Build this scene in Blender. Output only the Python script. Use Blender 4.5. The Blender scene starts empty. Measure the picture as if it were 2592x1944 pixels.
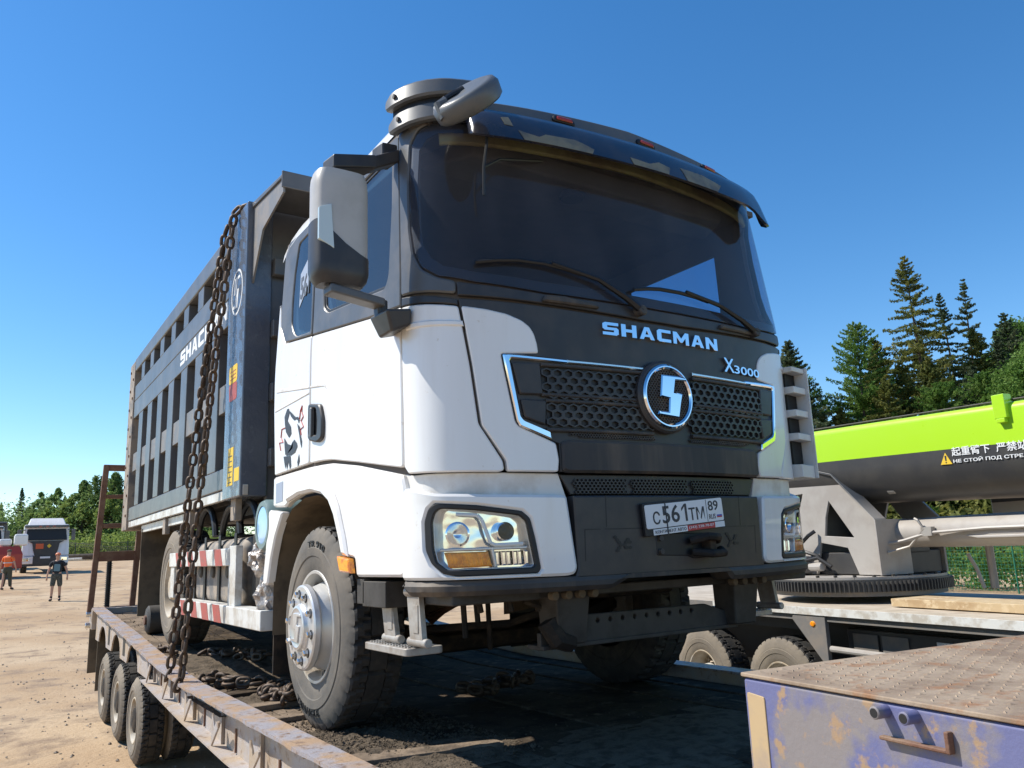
import bpy, bmesh, math, random
import numpy as np
from mathutils import Vector, Matrix
from mathutils.geometry import delaunay_2d_cdt
random.seed(7); RNG = np.random.default_rng(7)
scene = bpy.context.scene
COL = scene.collection
# ---------------- camera, sky, sun, exposure ----------------
cam_d = bpy.data.cameras.new('camera'); cam = bpy.data.objects.new('camera', cam_d); COL.objects.link(cam)
cam_d.sensor_width = 36; cam_d.lens = 28.0; cam_d.clip_start = 0.05; cam_d.clip_end = 4000
CAM = Vector((-1.5528, -2.9464, 0.9211))
r0 = Vector((0.837314, -0.545385, -0.038217)); r1 = Vector((0.079974, 0.191333, -0.978262)); r2 = Vector((0.540841, 0.816056, 0.203823))
cam.matrix_world = Matrix(((r0.x, -r1.x, -r2.x, CAM.x), (r0.y, -r1.y, -r2.y, CAM.y), (r0.z, -r1.z, -r2.z, CAM.z), (0, 0, 0, 1)))
scene.camera = cam
SUN = Vector((-0.50, 0.43, 0.752)).normalized()
w = bpy.data.worlds.new('World'); scene.world = w; w.use_nodes = True
nt = w.node_tree; nt.nodes.clear()
sky = nt.nodes.new('ShaderNodeTexSky'); sky.sky_type = 'NISHITA'; sky.sun_disc = False
sky.sun_elevation = math.asin(SUN.z); sky.sun_rotation = math.atan2(SUN.x, SUN.y)
sky.altitude = 200; sky.air_density = 1.0; sky.dust_density = 0.12; sky.ozone_density = 2.6
bg = nt.nodes.new('ShaderNodeBackground'); bg.inputs[1].default_value = 0.135
wo = nt.nodes.new('ShaderNodeOutputWorld')
hs = nt.nodes.new('ShaderNodeHueSaturation'); hs.inputs['Saturation'].default_value = 1.30; hs.inputs['Value'].default_value = 1.0
nt.links.new(sky.outputs[0], hs.inputs['Color']); nt.links.new(hs.outputs[0], bg.inputs[0]); nt.links.new(bg.outputs[0], wo.inputs[0])
sd = bpy.data.lights.new('sun', 'SUN'); sd.energy = 4.6; sd.angle = math.radians(0.53); sd.color = (1.0, 0.95, 0.86)
so = bpy.data.objects.new('sun', sd); COL.objects.link(so); so.rotation_euler = SUN.to_track_quat('Z', 'Y').to_euler(); so.location = (-20, 17, 30)
scene.view_settings.view_transform = 'Standard'; scene.view_settings.look = 'None'
scene.view_settings.exposure = 0.45; scene.view_settings.gamma = 1
scene.render.engine = 'CYCLES'

# ---------------- materials ----------------
def mat(name, col, rough=0.5, metal=0.0, col2=None, scale=8.0, lo=0.45, hi=0.62, detail=5.0, bump=0.0, bscale=None,
        coat=0.0, spec=0.5, col3=None, scale3=30.0, lo3=0.5, hi3=0.6, streak=False, dust=0.0, dustcol=(.33, .26, .19)):
    m = bpy.data.materials.new(name); m.use_nodes = True; nt = m.node_tree; b = nt.nodes['Principled BSDF']
    b.inputs['Roughness'].default_value = rough; b.inputs['Metallic'].default_value = metal
    b.inputs['Coat Weight'].default_value = coat; b.inputs['Specular IOR Level'].default_value = spec
    tc = nt.nodes.new('ShaderNodeTexCoord'); src = tc.outputs['Object']
    def noise(sc, seed=0.0, st=False):
        mp = nt.nodes.new('ShaderNodeMapping'); mp.inputs['Location'].default_value = (seed, seed * 1.7, seed * .6)
        mp.inputs['Scale'].default_value = (1, 1, .12) if st else (1, 1, 1)
        nt.links.new(src, mp.inputs[0]); n = nt.nodes.new('ShaderNodeTexNoise'); n.inputs['Scale'].default_value = sc
        n.inputs['Detail'].default_value = detail; n.inputs['Roughness'].default_value = .62
        nt.links.new(mp.outputs[0], n.inputs[0]); return n.outputs[0]
    def ramp(o, lo, hi):
        r = nt.nodes.new('ShaderNodeMapRange'); r.inputs[1].default_value = lo; r.inputs[2].default_value = hi
        nt.links.new(o, r.inputs[0]); return r.outputs[0]
    def mix(f, a, c, mul=None):
        x = nt.nodes.new('ShaderNodeMix'); x.data_type = 'RGBA'
        if hasattr(f, 'links'): nt.links.new(f, x.inputs[0])
        else: x.inputs[0].default_value = f
        for s, v in ((6, a), (7, c)):
            if isinstance(v, tuple): x.inputs[s].default_value = (*v, 1)
            else: nt.links.new(v, x.inputs[s])
        return x.outputs[2]
    c = col
    if col2: c = mix(ramp(noise(scale, 0, streak), lo, hi), c, col2)
    if col3: c = mix(ramp(noise(scale3, 3.1), lo3, hi3), c, col3)
    if dust > 0:
        g = nt.nodes.new('ShaderNodeNewGeometry'); sp = nt.nodes.new('ShaderNodeSeparateXYZ'); nt.links.new(g.outputs['Normal'], sp.inputs[0])
        r = ramp(sp.outputs[2], .1, .9); mm = nt.nodes.new('ShaderNodeMath'); mm.operation = 'MULTIPLY_ADD'
        nt.links.new(r, mm.inputs[0]); mm.inputs[1].default_value = dust; 
        m2 = nt.nodes.new('ShaderNodeMath'); m2.operation = 'MULTIPLY'; nt.links.new(ramp(noise(5, 8.3, True), .35, .75), m2.inputs[0]); m2.inputs[1].default_value = dust * .45
        nt.links.new(m2.outputs[0], mm.inputs[2]); mm.use_clamp = True
        c = mix(mm.outputs[0], c, dustcol)
    if isinstance(c, tuple): b.inputs['Base Color'].default_value = (*c, 1)
    else: nt.links.new(c, b.inputs['Base Color'])
    if bump:
        bp = nt.nodes.new('ShaderNodeBump'); bp.inputs['Strength'].default_value = bump; bp.inputs['Distance'].default_value = .02
        nt.links.new(noise(bscale or scale * 3, 5.5), bp.inputs['Height']); nt.links.new(bp.outputs[0], b.inputs['Normal'])
    # slight roughness variation
    rr = nt.nodes.new('ShaderNodeMapRange'); rr.inputs[3].default_value = max(0, rough - .08); rr.inputs[4].default_value = min(1, rough + .1)
    nt.links.new(noise(11, 2.2), rr.inputs[0])
    if metal < .9: nt.links.new(rr.outputs[0], b.inputs['Roughness'])
    return m
def glassmat(name, tint, rough=0.02, ior=1.5, dirt=0.0):
    m = bpy.data.materials.new(name); m.use_nodes = True; nt = m.node_tree; nt.nodes.clear()
    o = nt.nodes.new('ShaderNodeOutputMaterial'); t = nt.nodes.new('ShaderNodeBsdfTransparent'); t.inputs[0].default_value = (*tint, 1)
    g = nt.nodes.new('ShaderNodeBsdfGlossy'); g.inputs['Roughness'].default_value = rough
    f = nt.nodes.new('ShaderNodeFresnel'); ge = nt.nodes.new('ShaderNodeNewGeometry'); mr = nt.nodes.new('ShaderNodeMapRange'); mr.inputs[3].default_value = ior; mr.inputs[4].default_value = 1 / ior
    nt.links.new(ge.outputs['Backfacing'], mr.inputs[0]); nt.links.new(mr.outputs[0], f.inputs[0])
    x = nt.nodes.new('ShaderNodeMixShader'); nt.links.new(f.outputs[0], x.inputs[0]); nt.links.new(t.outputs[0], x.inputs[1]); nt.links.new(g.outputs[0], x.inputs[2])
    last = x.outputs[0]
    if dirt:
        d = nt.nodes.new('ShaderNodeBsdfDiffuse'); d.inputs[0].default_value = (.24, .235, .27, 1)
        tc = nt.nodes.new('ShaderNodeTexCoord'); n = nt.nodes.new('ShaderNodeTexNoise'); n.inputs['Scale'].default_value = 3; n.inputs['Detail'].default_value = 8
        mp = nt.nodes.new('ShaderNodeMapping'); mp.inputs['Scale'].default_value = (1.6, 1.6, .5); nt.links.new(tc.outputs['Object'], mp.inputs[0]); nt.links.new(mp.outputs[0], n.inputs[0])
        r = nt.nodes.new('ShaderNodeMapRange'); r.inputs[1].default_value = .3; r.inputs[2].default_value = .85; r.inputs[3].default_value = dirt * .45; r.inputs[4].default_value = dirt
        nt.links.new(n.outputs[0], r.inputs[0]); y = nt.nodes.new('ShaderNodeMixShader'); nt.links.new(r.outputs[0], y.inputs[0]); nt.links.new(last, y.inputs[1]); nt.links.new(d.outputs[0], y.inputs[2]); last = y.outputs[0]
    nt.links.new(last, o.inputs[0]); return m
M = {}
TAN = (.34, .27, .20)
M['white'] = mat('white_paint', (.80, .80, .79), .30, col2=(.66, .61, .54), scale=3.2, lo=.52, hi=.9, coat=.35, streak=True, col3=(.60, .53, .44), scale3=26, lo3=.66, hi3=.8, dust=.30, dustcol=(.50, .40, .30))
M['white_dirty'] = mat('dusty_white_paint', (.72, .70, .66), .45, col2=(.45, .37, .29), scale=4, lo=.5, hi=.8, dust=.3)
M['black'] = mat('black_plastic', (.022, .023, .027), .42, col2=(.05, .044, .04), scale=5, lo=.45, hi=.75, dust=.22, dustcol=(.16, .125, .09))
M['black_dusty'] = mat('dusty_black_plastic', (.028, .027, .028), .6, col2=(.11, .085, .062), scale=6, lo=.5, hi=.72, streak=True, dust=.35, dustcol=(.20, .155, .11))
M['pillar'] = mat('grey_plastic', (.085, .09, .095), .38, col2=(.13, .125, .12), scale=4, dust=.12)
M['mirrorgrey'] = mat('mirror_grey_paint', (.44, .43, .41), .4, col2=(.38, .37, .35), scale=3)
M['visor'] = mat('smoked_visor_plastic', (.016, .022, .04), .16, col2=(.035, .035, .045), scale=5, spec=.8)
M['fascia'] = mat('roof_fascia_paint', (.085, .095, .105), .4, col2=(.11, .11, .11), scale=5)
M['film'] = mat('torn_beige_film', (.20, .18, .12), .5, col2=(.11, .105, .09), scale=9)
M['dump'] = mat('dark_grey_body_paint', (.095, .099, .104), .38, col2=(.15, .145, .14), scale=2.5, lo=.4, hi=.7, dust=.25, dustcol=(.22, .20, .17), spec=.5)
M['dump_in'] = mat('shade_darkened_recess_paint', (.05, .052, .058), .6, col2=(.10, .078, .055), scale=5, lo=.5, hi=.62)  # darker copy of the body paint: bay shade in the colour, plus rusty patches
M['dump_gloss'] = mat('wrapped_glossy_body_paint', (.105, .12, .15), .24, col2=(.135, .15, .175), scale=3, bump=.5, bscale=7, coat=.4)
M['dump_mid'] = mat('sunlit_body_paint', (.17, .17, .17), .5, col2=(.24, .21, .18), scale=6)  # lighter copy of the body paint: sunlight on rail and gusset in the colour
M['dump_tan'] = mat('dusty_body_paint', (.33, .27, .21), .7, col2=(.16, .15, .14), scale=6)
M['strip'] = mat('white_reflective_strip', (.66, .66, .63), .4, col2=(.48, .44, .38), scale=7)
M['rubber'] = mat('tyre_rubber', (.022, .022, .022), .8, col2=(.085, .07, .055), scale=7, lo=.45, hi=.8, bump=.25, bscale=60)
M['sidewall'] = mat('dusty_tyre_sidewall', (.095, .088, .078), .8, col2=(.175, .15, .12), scale=4, lo=.35, hi=.65, bump=.1, bscale=60)
M['sidewall2'] = mat('tan_dusty_tyre_sidewall', (.165, .14, .11), .85, col2=(.24, .20, .15), scale=4, lo=.35, hi=.65, bump=.15, bscale=60)
M['rim'] = mat('silver_rim_paint', (.58, .57, .54), .36, .35, col2=(.38, .32, .25), scale=5, lo=.5, hi=.7)
M['hub'] = mat('satin_aluminium', (.62, .62, .62), .34, .55, col2=(.5, .48, .45), scale=6)
M['rim_tan'] = mat('dusty_tan_rim', (.42, .34, .24), .7, col2=(.55, .50, .42), scale=4)
M['chrome'] = mat('chrome', (.82, .84, .88), .07, 1.0)
M['reflector'] = mat('faceted_reflector', (.80, .82, .85), .08, 1.0, bump=.5, bscale=5, detail=2)
M['chrome_dirty'] = mat('dusty_chrome', (.70, .69, .66), .22, 1.0)
M['rubberseal'] = mat('black_rubber_seal', (.012, .012, .013), .5)
M['interior'] = mat('interior_trim', (.10, .085, .075), .8, col2=(.13, .105, .09), scale=2)
M['headliner'] = mat('interior_headliner', (.55, .44, .15), .85, col2=(.36, .25, .10), scale=3)
M['seat'] = mat('seat_fabric', (.03, .03, .035), .9)
M['glass'] = glassmat('windscreen_glass', (.62, .68, .78), .03, 1.45, .16)
M['sideglass'] = glassmat('side_window_glass', (.38, .58, .74), .03, 1.75, .10)
M['lens'] = glassmat('clear_lamp_lens', (.92, .94, .96), .02, 1.4)
M['amber'] = mat('amber_lens', (1.0, .36, .01), .18, col2=(.62, .17, .01), scale=25, coat=.5)
M['red'] = mat('red_lens', (.35, .03, .015), .25, coat=.5)
M['mirrorlens'] = mat('ribbed_lamp_lens', (.50, .60, .62), .2, coat=.4)
M['steel'] = mat('dirty_grey_steel', (.048, .043, .038), .65, .0, col2=(.028, .024, .02), scale=8, dust=.12, dustcol=(.2, .16, .11))
M['stepal'] = mat('cast_aluminium_step', (.40, .38, .35), .5, .3, col2=(.30, .26, .22), scale=9)
M['under'] = mat('oily_dark_steel', (.022, .019, .017), .7, col2=(.055, .04, .028), scale=9, spec=.2)
M['under_tan'] = mat('dusty_liner', (.15, .115, .075), .85, col2=(.09, .07, .048), scale=5)
M['rust'] = mat('rusty_steel', (.15, .070, .042), .8, col2=(.20, .12, .075), scale=7, bump=.3, bscale=40, dust=.15)
M['chain'] = mat('rusty_chain', (.075, .052, .036), .6, .35, col2=(.13, .085, .055), scale=20)
M['rail'] = mat('lavender_grey_worn_steel', (.40, .365, .35), .6, .1, col2=(.42, .33, .24), scale=3.5, lo=.42, hi=.6, col3=(.27, .19, .13), scale3=14, lo3=.56, hi3=.7, bump=.2, bscale=40)
M['flange'] = mat('worn_flange_steel', (.33, .31, .33), .55, .2, col2=(.40, .27, .17), scale=5, lo=.42, hi=.58, col3=(.20, .13, .09), scale3=18, lo3=.55, hi3=.66, bump=.3, bscale=50)
M['deck'] = mat('shade_dark_dirty_plank', (.080, .060, .042), .95, col2=(.042, .033, .026), scale=4, col3=(.15, .115, .08), scale3=9, lo3=.55, hi3=.7, bump=.6, bscale=25, spec=.05)  # oily dirt, made darker still: the truck's shade is in the colour
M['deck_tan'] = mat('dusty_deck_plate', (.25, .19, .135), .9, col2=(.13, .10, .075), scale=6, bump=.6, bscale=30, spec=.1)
M['grit'] = mat('dark_gritty_dirt', (.16, .125, .09), .95, col2=(.085, .068, .05), scale=14, bump=1.0, bscale=60, spec=.1)
M['blue'] = mat('worn_blue_paint', (.125, .132, .26), .6, col2=(.215, .19, .185), scale=4.2, lo=.45, hi=.55, col3=(.33, .22, .13), scale3=15, lo3=.56, hi3=.63, bump=.15, bscale=30, detail=8)
M['checker'] = mat('dusty_checker_plate', (.33, .25, .175), .75, .0, col2=(.22, .155, .105), scale=5, col3=(.27, .135, .065), scale3=12, lo3=.54, hi3=.68, bump=.2, bscale=40)
M['ochre'] = mat('faded_ochre_panel', (.46, .33, .18), .7, col2=(.36, .27, .19), scale=6)
M['lime'] = mat('lime_paint', (.42, .72, .025), .3, coat=.4)
M['crane'] = mat('warm_grey_crane_paint', (.40, .375, .345), .42, col2=(.35, .32, .29), scale=3, dust=.1)
M['cranedark'] = mat('charcoal_crane_paint', (.045, .045, .047), .42, col2=(.06, .058, .055), scale=3, dust=.15, dustcol=(.2, .18, .15))
M['crane_skirt'] = mat('dusty_grey_skirt', (.17, .16, .15), .6, col2=(.22, .19, .16), scale=5)
M['crane_deck'] = mat('sandy_deck_plate', (.50, .43, .34), .75, col2=(.40, .33, .25), scale=4)
M['wood'] = mat('sawn_timber', (.48, .36, .21), .8, col2=(.38, .26, .14), scale=3, streak=False, col3=(.55, .43, .27), scale3=12)
M['bark'] = mat('tree_bark', (.11, .085, .065), .95, col2=(.07, .055, .045), scale=3)
M['sand'] = None
M['stone'] = mat('gravel_stone', (.36, .30, .24), .9, col2=(.22, .18, .14), scale=6)
M['redpaint'] = mat('red_reflective_band', (.42, .085, .07), .5, col2=(.34, .10, .08), scale=12)
M['decal_white'] = mat('white_decal', (.75, .76, .76), .5)
M['decal_grey'] = mat('faded_grey_decal', (.32, .37, .46), .5)
M['decal_black'] = mat('black_decal', (.03, .035, .045), .5)
M['decal_red'] = mat('red_decal', (.50, .05, .05), .5)
M['decal_yellow'] = mat('yellow_decal', (.78, .52, .04), .5)
M['decal_blue'] = mat('blue_decal', (.05, .10, .45), .5)
M['plastic_wrap'] = mat('crumpled_plastic_wrap', (.50, .46, .42), .25, .2, col2=(.25, .21, .18), scale=9, bump=1.0, bscale=14)
M['teal'] = mat('teal_grey_filter', (.16, .23, .23), .4)
M['bluelens'] = mat('pale_blue_cap', (.22, .45, .75), .12, coat=.6)
M['skin'] = mat('skin', (.52, .29, .19), .6)
M['hair'] = mat('hair', (.10, .07, .05), .9)
M['vest'] = mat('orange_vest', (.85, .16, .03), .7)
M['vestband'] = mat('silver_band', (.55, .55, .55), .5)
M['trousers'] = mat('olive_trousers', (.07, .068, .045), .9)
M['tshirt'] = mat('black_tshirt', (.018, .018, .022), .85)
M['shorts'] = mat('dark_checked_shorts', (.05, .052, .045), .9, col2=(.11, .11, .09), scale=22)
M['shirtprint'] = mat('blue_grey_print', (.13, .22, .25), .8)
M['shoes'] = mat('dark_shoes', (.02, .018, .016), .7)
M['hardhat'] = mat('orange_cap', (.62, .17, .06), .5)
M['fence'] = mat('dark_fence_paint', (.03, .042, .04), .6)
M['greenfence'] = mat('green_fence_wire', (.01, .13, .07), .5)
M['bgorange'] = mat('orange_plate', (.62, .11, .03), .5)
M['bgred'] = mat('red_machine_paint', (.40, .05, .03), .5)
def leafmat(name, c1, c2, c3):
    m = bpy.data.materials.new(name); m.use_nodes = True; nt = m.node_tree; b = nt.nodes['Principled BSDF']
    b.inputs['Roughness'].default_value = .65; b.inputs['Specular IOR Level'].default_value = .25
    tc = nt.nodes.new('ShaderNodeTexCoord'); n = nt.nodes.new('ShaderNodeTexNoise'); n.inputs['Scale'].default_value = 1.1; n.inputs['Detail'].default_value = 6
    nt.links.new(tc.outputs['Object'], n.inputs[0]); r = nt.nodes.new('ShaderNodeValToRGB'); nt.links.new(n.outputs[0], r.inputs[0])
    e = r.color_ramp.elements; e[0].position = .32; e[0].color = (*c1, 1); e[1].position = .68; e[1].color = (*c3, 1)
    k = e.new(.5); k.color = (*c2, 1)
    nt.links.new(r.outputs[0], b.inputs['Base Color'])
    t = nt.nodes.new('ShaderNodeBsdfTranslucent'); nt.links.new(r.outputs[0], t.inputs[0]); x = nt.nodes.new('ShaderNodeMixShader'); x.inputs[0].default_value = .45
    o = nt.nodes['Material Output']; nt.links.new(b.outputs[0], x.inputs[1]); nt.links.new(t.outputs[0], x.inputs[2]); nt.links.new(x.outputs[0], o.inputs[0])
    return m
M['spruce'] = leafmat('spruce_needles', (.08, .10, .025), (.15, .17, .04), (.27, .26, .07))
M['spruce_blue'] = leafmat('dark_spruce_needles', (.045, .075, .04), (.085, .12, .06), (.16, .19, .09))
M['larch'] = leafmat('bright_larch_needles', (.07, .15, .025), (.12, .22, .04), (.22, .32, .08))
M['birch_far'] = leafmat('far_birch_leaves', (.16, .24, .06), (.25, .33, .08), (.40, .45, .13))  # far foliage: paler copies, brightness put into the colour against backlit shading
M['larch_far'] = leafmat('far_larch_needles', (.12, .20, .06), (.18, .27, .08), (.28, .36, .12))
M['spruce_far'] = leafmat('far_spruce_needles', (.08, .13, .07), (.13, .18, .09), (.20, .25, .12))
M['birch'] = leafmat('yellow_green_leaves', (.10, .17, .03), (.17, .25, .045), (.30, .35, .08))

# ---------------- geometry helpers ----------------
ORG = {}
def root(name, label, cat, loc, rz=0.0, group=None):
    o = bpy.data.objects.new(name, None); COL.objects.link(o); o.empty_display_size = .2
    o.location = loc; o.rotation_euler = (0, 0, rz); o['label'] = label; o['category'] = cat
    if group: o['group'] = group
    ORG[o.name] = Vector(loc) if rz == 0 else Vector((0, 0, 0))
    return o
def org(p):
    while p is not None:
        if p.name in ORG: return ORG[p.name]
        p = p.parent
    return Vector((0, 0, 0))
def link(name, me, parent=None, loc=None):
    o = bpy.data.objects.new(name, me); COL.objects.link(o)
    if parent is not None: o.parent = parent
    if loc is not None: o.location = loc
    return o
def tag(o, label=None, cat=None, group=None, kind=None):
    if label: o['label'] = label
    if cat: o['category'] = cat
    if group: o['group'] = group
    if kind: o['kind'] = kind
    return o
class G:
    def __init__(s): s.v = []; s.f = []
    def add(s, v, f):
        n = len(s.v); s.v += [tuple(p) for p in v]; s.f += [tuple(i + n for i in q) for q in f]; return s
    def box(s, x0, x1, y0, y1, z0, z1):
        if x0 > x1: x0, x1 = x1, x0
        if y0 > y1: y0, y1 = y1, y0
        if z0 > z1: z0, z1 = z1, z0
        return s.add([(x0, y0, z0), (x1, y0, z0), (x1, y1, z0), (x0, y1, z0), (x0, y0, z1), (x1, y0, z1), (x1, y1, z1), (x0, y1, z1)],
                     [(0, 3, 2, 1), (4, 5, 6, 7), (0, 1, 5, 4), (1, 2, 6, 5), (2, 3, 7, 6), (3, 0, 4, 7)])
    def hexa(s, p):  # 8 pts bottom 4 (ccw from above) then top 4
        return s.add(p, [(0, 3, 2, 1), (4, 5, 6, 7), (0, 1, 5, 4), (1, 2, 6, 5), (2, 3, 7, 6), (3, 0, 4, 7)])
    def prism(s, poly, ax, a, b):  # poly in the two other axes, extruded a..b along ax
        def P(q, t):
            return {0: (t, q[0], q[1]), 1: (q[0], t, q[1]), 2: (q[0], q[1], t)}[ax]
        n = len(poly); area = sum(poly[i][0] * poly[(i + 1) % n][1] - poly[(i + 1) % n][0] * poly[i][1] for i in range(n))
        if a > b: a, b = b, a
        flip = (area < 0) ^ (ax == 1)
        v = [P(q, a) for q in poly] + [P(q, b) for q in poly]
        F = [tuple(reversed(range(n))), tuple(range(n, 2 * n))] + [(i, (i + 1) % n, n + (i + 1) % n, n + i) for i in range(n)]
        if flip: F = [tuple(reversed(q)) for q in F]
        return s.add(v, F)
    def tube(s, path, r, seg=8, caps=True):
        P = [Vector(p) for p in path]; rr = r if isinstance(r, (list, tuple)) else [r] * len(P); v = []; f = []
        up = Vector((0, 0, 1)); prev = None
        for i, p in enumerate(P):
            d = ((P[min(i + 1, len(P) - 1)] - P[max(i - 1, 0)])).normalized()
            if prev is None:
                a = d.cross(up); 
                if a.length < .05: a = d.cross(Vector((1, 0, 0)))
            else:
                a = prev - d * prev.dot(d)
            a.normalize(); prev = a; b = d.cross(a)
            for k in range(seg):
                t = 2 * math.pi * k / seg; v.append(p + (a * math.cos(t) + b * math.sin(t)) * rr[i])
        for i in range(len(P) - 1):
            for k in range(seg):
                k2 = (k + 1) % seg; f.append((i * seg + k, (i + 1) * seg + k, (i + 1) * seg + k2, i * seg + k2))
        f = [tuple(reversed(q)) for q in f]
        if caps: f.append(tuple(range(seg))); f.append(tuple(reversed(range((len(P) - 1) * seg, len(P) * seg))))
        f[-2:] = [tuple(reversed(q)) for q in f[-2:]] if caps else f[-2:]
        return s.add(v, f)
    def lathe(s, prof, c, ax=0, seg=48, closed=False, a0=0, a1=2 * math.pi):  # prof: (along axis, radius)
        v = []; f = []; n = len(prof); full = abs(a1 - a0 - 2 * math.pi) < 1e-6; m = seg if full else seg + 1
        for k in range(m):
            t = a0 + (a1 - a0) * k / seg; ct, st = math.cos(t), math.sin(t)
            for a, r in prof:
                q = {0: (a, r * ct, r * st), 1: (r * st, a, r * ct), 2: (r * ct, r * st, a)}[ax]
                v.append((q[0] + c[0], q[1] + c[1], q[2] + c[2]))
        for k in range(seg):
            k2 = (k + 1) % m
            for i in range(n if closed else n - 1):
                j = (i + 1) % n; f.append((k * n + i, k * n + j, k2 * n + j, k2 * n + i))
        return s.add(v, f)
    def cyl(s, c, r, a, b, ax=0, seg=24, bev=0.0):
        if bev: return s.lathe([(a, 0), (a, r - bev), (a + bev, r), (b - bev, r), (b, r - bev), (b, 0)], c, ax, seg)
        return s.lathe([(a, 0), (a, r), (b, r), (b, 0)], c, ax, seg)
    def build(s, name, m, parent=None, smooth=35, bevel=0.0, kind=None, label=None, fixn=True, bseg=2):
        o_ = org(parent)
        me = bpy.data.meshes.new(name); me.from_pydata([(p[0] - o_.x, p[1] - o_.y, p[2] - o_.z) for p in s.v], [], s.f)
        if fixn:
            bm = bmesh.new(); bm.from_mesh(me); bmesh.ops.remove_doubles(bm, verts=bm.verts, dist=1e-5); bmesh.ops.recalc_face_normals(bm, faces=bm.faces); bm.to_mesh(me); bm.free()
        me.materials.append(M[m] if isinstance(m, str) else m)
        if smooth: me.shade_smooth(); me.set_sharp_from_angle(angle=math.radians(smooth))
        o = link(name, me, parent)
        if bevel:
            b = o.modifiers.new('bevel', 'BEVEL'); b.width = bevel; b.segments = bseg; b.limit_method = 'ANGLE'; b.angle_limit = math.radians(40); b.harden_normals = True
        if kind: o['kind'] = kind
        if label: o['label'] = label
        return o
def box(name, m, parent, x0, x1, y0, y1, z0, z1, bevel=.004, **k): return G().box(x0, x1, y0, y1, z0, z1).build(name, m, parent, bevel=bevel, **k)

def fillet(poly, r, n=5):
    out = []; N = len(poly)
    rs = r if isinstance(r, (list, tuple)) else [r] * N
    for i in range(N):
        p0 = Vector(poly[i - 1]); p = Vector(poly[i]); p1 = Vector(poly[(i + 1) % N]); rr = rs[i]
        a = p0 - p; b = p1 - p; l = min(rr, a.length * .45, b.length * .45)
        if l < 1e-4: out.append(tuple(p)); continue
        A = p + a.normalized() * l; B = p + b.normalized() * l
        for k in range(n + 1):
            t = k / n; q = A * (1 - t) ** 2 + p * 2 * t * (1 - t) + B * t * t; out.append((q.x, q.y))
    return out
def area(p): return .5 * sum(p[i][0] * p[(i + 1) % len(p)][1] - p[(i + 1) % len(p)][0] * p[i][1] for i in range(len(p)))
def dens(p, st):
    o = []
    for i in range(len(p)):
        a = p[i]; b = p[(i + 1) % len(p)]; L = math.hypot(b[0] - a[0], b[1] - a[1]); n = max(1, int(math.ceil(L / st)))
        o += [(a[0] + (b[0] - a[0]) * k / n, a[1] + (b[1] - a[1]) * k / n) for k in range(n)]
    return o
def inset(p, d):
    o = []; n = len(p)
    for i in range(n):
        a = Vector(p[i - 1]); b = Vector(p[i]); c = Vector(p[(i + 1) % n]); e = (b - a); g = (c - b)
        if e.length < 1e-9 or g.length < 1e-9: o.append(tuple(b)); continue
        n1 = Vector((-e.y, e.x)).normalized(); n2 = Vector((-g.y, g.x)).normalized(); m_ = n1 + n2
        if m_.length < .3: o.append(tuple(b + n1 * d)); continue
        m_.normalize(); q = b + m_ * (d / max(.5, m_.dot(n1))); o.append((q.x, q.y))
    return o
def inside(P, x, y):
    r = np.zeros(len(x), bool); n = len(P)
    for i in range(n):
        x1, y1 = P[i]; x2, y2 = P[(i + 1) % n]
        if y1 == y2: continue
        c = ((y1 > y) != (y2 > y)) & (x < (x2 - x1) * (y - y1) / (y2 - y1) + x1); r ^= c
    return r
def patch(name, outer, m, parent, sf, off=0.0, thick=.02, holes=(), step=.06, edge=.004, back=False, **kw):
    if area(outer) < 0: outer = outer[::-1]
    outer = dens(outer, step); H = [dens(h if area(h) < 0 else h[::-1], step) for h in holes]
    inn = inset(outer, edge); Hi = [inset(h, edge) for h in H]
    xs = [p[0] for p in outer]; ys = [p[1] for p in outer]
    gx = np.arange(min(xs) + step * .5, max(xs), step); gy = np.arange(min(ys) + step * .5, max(ys), step)
    X, Y = np.meshgrid(gx, gy); X = X.ravel(); Y = Y.ravel()
    ok = inside(inset(outer, edge + step * .3), X, Y)
    for h in H: ok &= ~inside(inset(h, edge + step * .3), X, Y)
    pts = list(inn); cons = [(i, (i + 1) % len(inn)) for i in range(len(inn))]
    for h in Hi:
        n = len(pts); pts += h; cons += [(n + i, n + (i + 1) % len(h)) for i in range(len(h))]
    nb = len(pts); pts += list(zip(X[ok].tolist(), Y[ok].tolist()))
    vo, _, fo, _, _, _ = delaunay_2d_cdt([Vector(p) for p in pts], cons, [], 0, 1e-7)
    vo = [(v.x, v.y) for v in vo]
    cx = np.array([sum(vo[i][0] for i in f) / 3 for f in fo]); cy = np.array([sum(vo[i][1] for i in f) / 3 for f in fo])
    keep = inside(inn, cx, cy)
    for h in Hi: keep &= ~inside(h, cx, cy)
    g = G(); v = [sf(a, b, off) for a, b in vo]; f = [tuple(t) for t, k in zip(fo, keep) if k]
    g.add(v, f)
    for ring, ri in [(outer, inn)] + list(zip(H, Hi)):
        n = len(ring)
        vv = [sf(a, b, off) for a, b in ri] + [sf(a, b, off - edge * .8) for a, b in ring] + [sf(a, b, off - thick) for a, b in ring]
        ff = []
        for i in range(n):
            j = (i + 1) % n; ff += [(i, n + i, n + j, j), (n + i, 2 * n + i, 2 * n + j, n + j)]
        g.add(vv, ff)
    if back: g.add([sf(a, b, off - thick) for a, b in vo], [tuple(reversed(t)) for t in f])
    return g.build(name, m, parent, smooth=kw.pop('smooth', 28), fixn=False if not back else True, **kw) if not kw.get('raw') else g
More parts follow.
